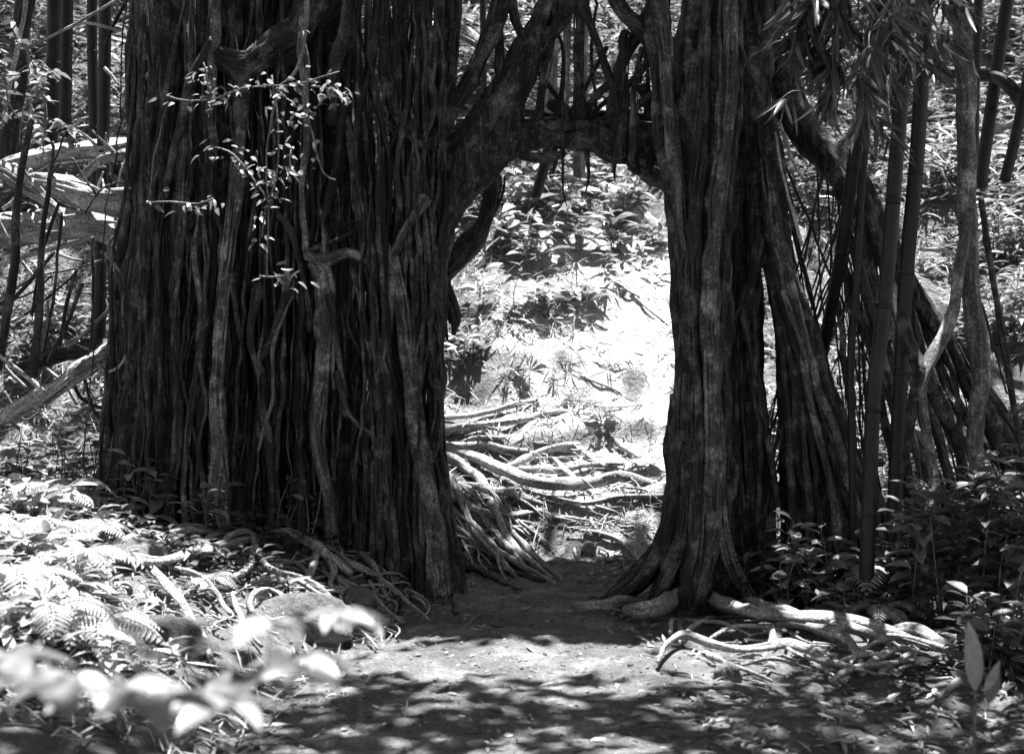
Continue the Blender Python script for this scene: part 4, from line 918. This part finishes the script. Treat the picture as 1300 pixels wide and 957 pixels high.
fern('fern with a ladder-like frond beside the wide right trunk', onground(2.25, 8.9, .28), .5, 6, 'leaf', 'ferns')
fern('small fern on the soil below the ladder-like one at right', onground(2.2, 8.5, .08), .34, 7, 'leaf', 'ferns')
# left: plants before the dark curtain
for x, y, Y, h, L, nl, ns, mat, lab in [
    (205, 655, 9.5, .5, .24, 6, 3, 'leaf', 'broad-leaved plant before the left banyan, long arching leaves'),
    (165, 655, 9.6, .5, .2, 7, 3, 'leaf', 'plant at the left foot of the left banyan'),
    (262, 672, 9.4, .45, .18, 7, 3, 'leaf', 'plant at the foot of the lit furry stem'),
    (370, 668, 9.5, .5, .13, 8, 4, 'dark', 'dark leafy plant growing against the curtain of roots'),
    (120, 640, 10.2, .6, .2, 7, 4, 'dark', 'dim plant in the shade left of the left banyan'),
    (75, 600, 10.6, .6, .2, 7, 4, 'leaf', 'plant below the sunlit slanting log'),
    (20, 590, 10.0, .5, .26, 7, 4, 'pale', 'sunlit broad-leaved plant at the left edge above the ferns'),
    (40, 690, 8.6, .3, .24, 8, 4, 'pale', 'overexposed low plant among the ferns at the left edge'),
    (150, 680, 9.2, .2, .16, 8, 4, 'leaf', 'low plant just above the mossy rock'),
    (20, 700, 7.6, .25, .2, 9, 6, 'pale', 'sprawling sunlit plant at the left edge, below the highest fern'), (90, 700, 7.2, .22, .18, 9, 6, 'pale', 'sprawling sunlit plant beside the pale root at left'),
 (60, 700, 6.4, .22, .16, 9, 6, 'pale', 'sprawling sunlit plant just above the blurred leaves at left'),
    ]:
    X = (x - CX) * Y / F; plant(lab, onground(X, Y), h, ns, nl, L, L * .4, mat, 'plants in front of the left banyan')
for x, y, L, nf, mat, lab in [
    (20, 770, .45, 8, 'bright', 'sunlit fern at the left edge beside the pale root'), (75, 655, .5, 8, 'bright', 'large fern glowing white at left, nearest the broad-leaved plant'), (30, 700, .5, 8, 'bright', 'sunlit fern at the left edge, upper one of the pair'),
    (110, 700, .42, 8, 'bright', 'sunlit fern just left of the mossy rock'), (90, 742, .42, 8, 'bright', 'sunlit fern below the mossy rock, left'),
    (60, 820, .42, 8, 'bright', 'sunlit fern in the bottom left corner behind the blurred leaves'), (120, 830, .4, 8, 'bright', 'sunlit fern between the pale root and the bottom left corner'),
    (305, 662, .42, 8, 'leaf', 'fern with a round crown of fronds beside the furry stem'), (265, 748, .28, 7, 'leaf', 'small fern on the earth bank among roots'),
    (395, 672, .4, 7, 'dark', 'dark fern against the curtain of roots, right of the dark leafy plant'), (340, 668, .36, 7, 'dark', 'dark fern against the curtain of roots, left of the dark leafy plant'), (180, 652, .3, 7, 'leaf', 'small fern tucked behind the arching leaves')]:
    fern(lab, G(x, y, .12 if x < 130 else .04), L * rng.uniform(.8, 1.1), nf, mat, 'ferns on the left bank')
# furry lit stem
t = empty('mossy_stem', P(276, 612, 9.35), 'short stem fringed with glowing moss at the foot of the left banyan', 'stem')
ptube(MB(), [(270, 612), (275, 585), (280, 560), (272, 525)], 9.35, [4, 4, 3.5, 2.5], seg=9, wob=.01).build('stem', M['bark2'], t)
mb = MB(); c, _ = spline([P(x, y, 9.35) for x, y in [(270, 612), (275, 585), (280, 560), (272, 525)]], [1] * 4, .004)
b = c[rng.integers(0, len(c), 500)]; leaves(mb, b, rdir(500, .5), rng.normal(0, 1, (500, 3)), rng.uniform(.03, .06, 500), .006, m=1); mb.build('moss', M['pale'], t)
# mossy rock
def blob(name, label, cat, c, s, mat, amp=.25, f=2.2):
    n, m = 40, 26; u = np.linspace(0, 2 * np.pi, n, endpoint=False); v = np.linspace(0, np.pi, m)
    U, V = np.meshgrid(u, v); d = np.stack([np.cos(U) * np.sin(V), np.sin(U) * np.sin(V), np.cos(V)], -1)
    r = 1 + amp * noise(d[..., 0] * f, d[..., 1] * f, d[..., 2] * f + c[0] * 9) + amp * .3 * noise(d[..., 0] * 9, d[..., 1] * 9, d[..., 2] * 9) 
    pts = (d * r[..., None] * s + c).reshape(-1, 3)
    i = np.arange(m - 1)[:, None] * n; j = np.arange(n)[None]; j2 = (j + 1) % n
    q = np.stack([i + j, i + n + j, i + n + j2, i + j2], -1).reshape(-1, 4)
    return tag(MB().add(pts, np.concatenate([q[:, [0, 1, 2]], q[:, [0, 2, 3]]])).build(name, M[mat]), label, cat)
blob('rock', 'rounded mossy rock cradled by a curving root on the left bank', 'rock', G(160, 718, .04), [.24, .2, .13], 'rock')
blob('rock', 'small dark rock at the lower right foot of the root tangle', 'rock', G(450, 762, .0), [.13, .1, .09], 'rock')
blob('rock', 'stone half buried in the bright bank behind the arch', 'rock', G(748, 700, .02), [.06, .06, .05], 'hill')
blob('earth_mound', 'shaded earth mound under a looping root on the left bank', 'mound', G(385, 790, -.02), [.3, .2, .18], 'soil', .2)
blob('earth_mound', 'dark earth mound at the bottom left beneath the bank roots', 'mound', G(205, 832, -.02), [.28, .2, .2], 'soil', .2)
blob('stone', 'pointed stone in the middle of the lower right roots', 'stone', G(922, 862, .0), [.08, .07, .09], 'rock', .3, 1.6)
blob('stone', 'small dark stone lying in the middle of the path', 'stone', G(650, 796, .0), [.12, .06, .03], 'soil', .4)

# vine with lit leaves on the left banyan
t = empty('climbing_vine', P(300, 330, 9.0), 'climbing vine with sunlit leaves sprawling over the left banyan', 'vine')
st = MB(); lf = MB()
lines = [([(212, 122), (240, 128), (275, 124), (305, 112), (340, 108), (375, 108), (405, 100), (430, 92)], 16, .07), ([(345, 96), (352, 150), (352, 200), (345, 240), (335, 268), (332, 300)], 22, .085),
         ([(268, 186), (290, 192), (305, 205), (325, 232), (345, 262)], 12, .08), ([(385, 40), (392, 80), (388, 120), (395, 170), (410, 220), (425, 230)], 12, .085),
         ([(185, 258), (215, 256), (250, 258), (270, 252)], 12, .09), ([(258, 80), (262, 100), (268, 128)], 8, .07), ([(330, 350), (345, 352), (365, 350), (378, 345)], 5, .1), ([(370, 190), (368, 215), (380, 232)], 8, .08), ([(395, 110), (412, 112), (430, 118), (442, 122)], 10, .085)]
ptube(st, [(392, -80), (388, 0), (386, 45), (376, 90), (352, 112)], 8.98, [3, 2.6, 2.2, 2, 1.5], seg=6, wob=.02); ptube(st, [(352, 112), (340, 180), (338, 268), (340, 352)], 8.98, [1.8, 1.5, 1.3, 1], seg=6, wob=.02); ptube(st, [(212, 130), (200, 190), (188, 258)], 8.98, [1, 1.2, 1], seg=6, wob=.02)
for pl, n, L in lines:
    ptube(st, pl, 8.98, 1.3, seg=5, wob=.01, step=.06)
    c, _ = spline([P(x, y, 8.98) for x, y in pl], [1] * len(pl), .02)
    n = int(n * 1.7); i = np.clip(rng.normal(rng.uniform(.3, .9) * len(c), len(c) * .3, n), 0, len(c) - 1).astype(int); leaves(lf, c[i] + rng.normal(0, .03, (n, 3)), unit(rdir(n, -.35)), unit(rng.normal(0, .5, (n, 3)) + [0, -.5, .8]), L * rng.uniform(.35, 1.0, n), L * .40 * rng.uniform(.5, 1.1, n), m=3, curve=rng.uniform(-.1, .6, n))
for cx, cy, n in [(368, 120, 7), (418, 115, 10), (342, 220, 9), (300, 197, 4), (270, 195, 3), (365, 150, 5), (365, 352, 4), (285, 120, 6), (250, 100, 4)]:
    n = int(n * 2.2); b = np.array([P(cx, cy, 8.93)] * n) + rng.normal(0, .05, (n, 3)); leaves(lf, b, rdir(n, -.3), unit(rng.normal(0, .5, (n, 3)) + [0, -.4, .9]), rng.uniform(.04, .085, n), rng.uniform(.018, .035, n), m=3, curve=rng.uniform(0, .6, n))
st.build('stem', M['stem'], t); lf.build('foliage', M['pale'], t)
# leafy sprays at the far left
for x, y, Y, lab in [(40, 80, 10.6, 'spray of small leaves in the upper left corner'), (10, 130, 10.2, 'spray of small leaves by the pale vine at the left edge'), (60, 150, 11, 'sunlit spray of leaves left of the thick pale-banded bamboo')]:
    n = 40; t = empty('leafy_branch', P(x, y, Y), lab, 'branch'); lf = MB(); st = MB(); o = P(x, y, Y)
    for q in range(5):
        e = o + rng.normal(0, .25, 3); tube(st, [o, (o + e) / 2 + rng.normal(0, .03, 3), e], [.005, .004, .002], seg=5, lump=0)
        f = rng.uniform(.2, 1, 10)[:, None]; leaves(lf, o * (1 - f) + e * f, rdir(10, -.1), unit(rng.normal(0, .4, (10, 3)) + [0, 0, 1]), rng.uniform(.07, .13, 10), rng.uniform(.03, .05, 10), m=3)
    st.build('stem', M['stem'], t); lf.build('foliage', M['leaf'], t)

# blurred leaves close to the lens
def near_plant(label, pts, L, W, mat='leaf', h=.5):
    c = np.mean([P(x, y, Y) for x, y, Y in pts], 0); b = onground(c[0], c[1]); t = empty('leafy_plant', b, label, 'plant', 'out-of-focus leaves in the foreground'); st = MB(); lf = MB()
    for x, y, Y in pts:
        p = P(x, y, Y); bb = b + [rng.normal(0, .05), rng.normal(0, .05), 0]
        tube(st, [bb, (bb + p) / 2 + [rng.normal(0, .06), 0, .05], p], [.003, .003, .002], seg=6, lump=0)
        n = 5; an = np.arange(n) * 1.26 + rng.uniform(0, 6)
        leaves(lf, np.array([p] * n), unit(np.stack([np.cos(an), np.sin(an), np.full(n, .15)], -1)), unit(rng.normal(0, .25, (n, 3)) + [0, 0, 1]), L * rng.uniform(.7, 1.1, n), W * rng.uniform(.8, 1.1, n), curve=.35, m=4)
    st.build('stem', M['stem'], t); lf.build('foliage', M[mat], t)
near_plant('blurred pale leaves in the foreground left of the path, lower cluster', [(345, 795, 2.7), (372, 838, 2.6), (395, 852, 2.8), (318, 866, 2.6)], .10, .06)
near_plant('blurred pale leaf cluster in the foreground nearest the path', [(430, 780, 2.9), (452, 790, 3.0)], .09, .05)
near_plant('blurred bright leaves in the foreground of the bottom left corner', [(30, 862, 2.3), (75, 872, 2.2), (5, 835, 2.4), (115, 880, 2.5)], .11, .06)
near_plant('blurred bright leaves along the bottom, between corner and path', [(165, 872, 2.3), (205, 890, 2.2), (252, 884, 2.5), (288, 894, 2.4)], .11, .055)
t = empty('leafy_plant', onground(1.62, 5.0), 'single upright blurred leaf standing at bottom right', 'plant', 'out-of-focus leaves in the foreground')
lf = MB(); b = P(1238, 878, 5.0); leaves(lf, np.array([b, b + [.03, 0, 0], b + [.05, .02, -.05]]), np.array([[-.08, 0, 1.], [.5, .2, .75], [.25, .1, .8]]), np.array([[0.1, -1, .1]] * 3), np.array([.25, .13, .15]), np.array([.07, .035, .05]), curve=.05, m=5)
lf.build('foliage', M['leaf'], t); tube(MB(), [onground(1.62, 5.0), b], [.006, .005], seg=6, lump=0).build('stem', M['stem'], t)

# ------------------------------------------------------------------ ground cover
def scatter(n, y0, y1, power=1.0):
    Y = y0 + (y1 - y0) * rng.uniform(0, 1, n) ** power
    X = rng.uniform(-1, 1, n) * (.40 * Y + .6)
    return X, Y
def normals(X, Y, e=.05):
    return unit(np.stack([-(H(X + e, Y) - H(X - e, Y)) / (2 * e), -(H(X, Y + e) - H(X, Y - e)) / (2 * e), np.ones(len(X))], -1))
def litter(name, label, n, y0, y1, mask, L, mat, stand=.12, power=1.0, wr=.14, lift=.02):
    X, Y = scatter(n, y0, y1, power); p = np.stack([X, Y, H(X, Y)], -1); px, py = pix(p)
    k = rng.uniform(0, 1, n) < mask(X, Y, px, py); p = p[k]; n = len(p); nn = normals(p[:, 0], p[:, 1])
    d = rng.normal(0, 1, (n, 3)); d = unit(d - nn * (d * nn).sum(-1, keepdims=True)); d = unit(d + nn * rng.normal(stand, .15, n)[:, None])
    LL = rng.uniform(L[0], L[1], n); mb = MB()
    leaves(mb, p + nn * rng.uniform(.003, lift, n)[:, None], d, unit(nn + rng.normal(0, .3, (n, 3))), LL, LL * wr * rng.uniform(.6, 1.4, n), curve=rng.uniform(-.1, .3, n), m=2, peak=.4)
    return tag(mb.build(name, M[mat], origin=(0, 0, 0)), label, 'leaf litter', kind='stuff')
litter('leaf_litter', 'dry bamboo leaves strewn over the sunlit slope', 60000, 11.3, 19, lambda X, Y, px, py: (.25 + .75 * sst(-.3, .3, noise(X * 1.6, Y * 1.6, 9))) * (1 - .6 * worn(X, Y)) * (1 - .9 * sst(.9, 1.4, np.abs(H(X, Y + .08) - H(X, Y - .08)) / .16)), (.03, .15), 'litter', power=1.3, wr=.10)
litter('leaf_litter', 'dead leaves and debris on the shaded forest floor around the banyans', 26000, 5.5, 11.3, lambda X, Y, px, py: np.where((X > path_left(Y) + .1) & (X < path_right(Y) - .1), .03, np.where((px < 540) & (py > 670), .15, np.where((px > 835) & (px < 1235) & (py > 775) & (py < 880), .15, .55))), (.03, .10), 'twig' if False else 'leaf', wr=.3)
litter('leaf_litter', 'scattered leaf crumbs on the trodden path', 11000, 5.5, 11.3, lambda X, Y, px, py: ((X > path_left(Y)) & (X < path_right(Y))) * .8, (.012, .05), 'leaf', wr=.4, stand=.06, lift=.01)
mb = MB()
for k in range(520):
    Y = rng.uniform(5.6, 11.1); X = rng.uniform(-1.3, 1.3) ; r = rng.choice([.006, .009, .014, .022], p=[.4, .35, .18, .07])
    d = unit(rng.normal(0, 1, (12, 3))); v = np.array([[0, 0, 1], [1, 0, 0], [0, 1, 0], [-1, 0, 0], [0, -1, 0], [0, 0, -1]]) * rng.uniform(.6, 1.3, (6, 3)) * [r, r, r * .6] + [X, Y, float(H(X, Y)) + r * .35]
    mb.add(v, [[0, 1, 2], [0, 2, 3], [0, 3, 4], [0, 4, 1], [5, 2, 1], [5, 3, 2], [5, 4, 3], [5, 1, 4]])
tag(mb.build('pebbles', M['path'], origin=(0, 0, 0)), 'pebbles and clods scattered over the path', 'pebbles', kind='stuff')
litter('leaf_litter', 'thin dead stalks and twigs lying on the path', 500, 5.6, 11.2, lambda X, Y, px, py: np.abs(X) < 1.5, (.06, .22), 'litter', wr=.04, stand=.03, lift=.012)
litter('leaf_litter', 'straw and fine stalks on the sunlit slope', 26000, 11.2, 18, lambda X, Y, px, py: (.3 + .7 * sst(-.3, .3, noise(X * 1.2, Y * 1.2, 19))) * (1 - .8 * worn(X, Y)), (.10, .34), 'litter', wr=.035, stand=.12, lift=.05, power=1.3)
def cover(name, label, n, y0, y1, mask, h, L, wr, mat, per=7, power=1.0, sag=.5):
    X, Y = scatter(n, y0, y1, power); Z = H(X, Y); p = np.stack([X, Y, Z], -1); px, py = pix(p)
    k = rng.uniform(0, 1, n) < mask(X, Y, px, py); p = p[k]; n = len(p)
    hh = rng.uniform(h[0], h[1], n)
    top = p + np.stack([rng.normal(0, .12, n) * hh, rng.normal(0, .12, n) * hh - .1 * hh, hh], -1)
    f = rng.uniform(.3, 1, (n, per, 1)); b = (p[:, None] * (1 - f) + top[:, None] * f).reshape(-1, 3)
    m_ = len(b); LL = rng.uniform(L[0], L[1], m_); mb = MB()
    tone = np.clip(np.repeat(rng.uniform(0, 1, n), per) * .7 + rng.uniform(0, .3, m_), 0, 1)
    leaves(mb, b, rdir(m_, .25), unit(rng.normal(0, .35, (m_, 3)) + [0, 0, 1]), LL, LL * wr * rng.uniform(.7, 1.3, m_), curve=rng.uniform(.1, sag, m_), m=2, tone=tone, peak=.4)
    return tag(mb.build(name, M[mat], origin=(0, 0, 0)), label, 'undergrowth', kind='stuff')
def bare(px, py):                                     # the worn bright strip of slope beside the right trunk
    return 1 - np.clip(1.25 - ((px - 790) / 110) ** 2 - ((py - 440) / 120) ** 2, 0, 1)
nz = lambda X, Y, s, k: sst(-.35, .25, noise(X * s, Y * s, k))
cover('undergrowth', 'dense leafy undergrowth covering the upper slope', 8500, 14.5, 26, lambda X, Y, px, py: sst(310, 240, py) * (.35 + .65 * nz(X, Y, .9, 12)), (.15, .6), (.12, .34), .2, 'leaf', per=8)
cover('undergrowth', 'bamboo-like blades over the upper slope', 4500, 14, 26, lambda X, Y, px, py: sst(330, 240, py) * nz(X, Y, 1.1, 32), (.3, 1.0), (.2, .4), .10, 'pale', per=7, sag=.7)
cover('undergrowth', 'low tufts of leaves on the lower slope', 4200, 11.4, 15.5, lambda X, Y, px, py: bare(px, py) * nz(X, Y, 1.6, 22) * np.where((px > 560) & (px < 860), .5 * sst(560, 380, py) + .05, .9), (.04, .3), (.08, .2), .25, 'leaf', per=6)
cover('undergrowth', 'grassy tufts on the slope left of the worn strip', 1500, 12.4, 17, lambda X, Y, px, py: (px < 765 + 30 * noise(X * 3, Y * 3)) * nz(X, Y, 1.9, 71) * .9, (.02, .14), (.08, .26), .07, 'leaf', per=14, sag=.9)
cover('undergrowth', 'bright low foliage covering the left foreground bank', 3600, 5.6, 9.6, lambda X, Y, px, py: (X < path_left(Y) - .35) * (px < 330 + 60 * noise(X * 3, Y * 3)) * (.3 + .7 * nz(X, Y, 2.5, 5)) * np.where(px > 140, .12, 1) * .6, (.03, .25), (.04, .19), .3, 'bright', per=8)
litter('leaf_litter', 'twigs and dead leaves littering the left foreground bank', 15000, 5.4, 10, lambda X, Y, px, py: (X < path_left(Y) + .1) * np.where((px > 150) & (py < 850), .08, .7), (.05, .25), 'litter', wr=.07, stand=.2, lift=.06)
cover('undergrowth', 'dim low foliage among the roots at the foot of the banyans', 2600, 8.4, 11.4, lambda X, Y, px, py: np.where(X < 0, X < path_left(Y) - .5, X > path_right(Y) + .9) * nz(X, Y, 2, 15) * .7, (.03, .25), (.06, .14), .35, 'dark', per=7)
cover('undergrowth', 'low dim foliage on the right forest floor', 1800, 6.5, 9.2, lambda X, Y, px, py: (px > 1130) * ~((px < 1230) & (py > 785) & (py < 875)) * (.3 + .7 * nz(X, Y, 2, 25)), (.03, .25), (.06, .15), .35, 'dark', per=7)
# shrubs and bamboo leaves on the far slope: things one can tell apart
far = [(30, 60, 'leafy bush on the slope behind the dark trunk at the left edge'), (100, 150, 'bush on the slope between the left bamboo culms'), (95, 40, 'drooping bush at the top of the slope, upper left'),
       (20, 250, 'bush on the slope behind the fallen logs at the left edge'), (560, 130, 'bush on the slope seen between the hanging roots left of the arch limb'), (650, 60, 'bush at the top of the slope behind the rising limb'),
       (770, 110, 'bush on the slope right of the sunlit bamboo trio'), (740, 40, 'bush at the top of the slope above the arch'), (1060, 200, 'bush behind the drooping bamboo leaves at upper right'),
       (1190, 220, 'bush on the slope left of the pale pole'), (1190, 60, 'bush at the top of the slope, left of the pale pole'), (1275, 300, 'bush on the slope below the sagging dark branch'), (1290, 60, 'bush in the upper right corner'),
       (1280, 400, 'low bush at the right edge of the lit slope'), (60, 420, 'bush in the bright gap below the fallen logs')]
for x, y, lab in far:
    p = G(x, y + 30)
    plant(lab, p, .9, 5, 16, .3, .07, 'leaf' if rng.random() < .6 else 'pale', 'bushes on the slope', name='bush', cat='bush', lean=.5, droop=.6, low=.15)

# ------------------------------------------------------------------ light, camera, render settings
w = bpy.data.worlds.new('World'); sc.world = w; w.use_nodes = True
nt = w.node_tree; nt.nodes.clear()
sky = nt.nodes.new('ShaderNodeTexSky'); sky.sky_type = 'NISHITA'; sky.sun_disc = False
el = math.asin(SUN[2]); az = math.atan2(SUN[0], SUN[1])
sky.sun_elevation = el; sky.sun_rotation = az
bw = nt.nodes.new('ShaderNodeRGBToBW'); bg = nt.nodes.new('ShaderNodeBackground'); bg.inputs['Strength'].default_value = .055
ow = nt.nodes.new('ShaderNodeOutputWorld')
nt.links.new(sky.outputs[0], bw.inputs[0]); nt.links.new(bw.outputs[0], bg.inputs[0]); nt.links.new(bg.outputs[0], ow.inputs[0])
sl = bpy.data.lights.new('sun', 'SUN'); sl.energy = 5.0; sl.angle = math.radians(.5); sl.color = (1, 1, 1)
so = bpy.data.objects.new('sun', sl); COL.objects.link(so); so.location = (3, 8, 20)
so.rotation_euler = Vector([float(c) for c in SUN]).to_track_quat('Z', 'Y').to_euler()

cam = bpy.data.cameras.new('camera'); co = bpy.data.objects.new('camera', cam); COL.objects.link(co)
co.location = (0, 0, CH); co.rotation_euler = (math.pi / 2, 0, 0)
cam.sensor_width = 36; cam.lens = F / 1300 * 36; cam.shift_y = -(478.5 - CY) / 1300
cam.clip_start = .05; cam.clip_end = 500
cam.dof.use_dof = True; cam.dof.focus_distance = 10.4; cam.dof.aperture_fstop = 2.4
sc.camera = co
sc.view_settings.view_transform = 'Standard'; sc.view_settings.look = 'None'; sc.view_settings.gamma = 1; sc.view_settings.use_curve_mapping = False
sc.view_settings.exposure = 2.35
sc.render.engine = 'CYCLES'
sc.cycles.max_bounces = 6; sc.cycles.diffuse_bounces = 3; sc.cycles.transmission_bounces = 3; sc.cycles.use_denoising = True
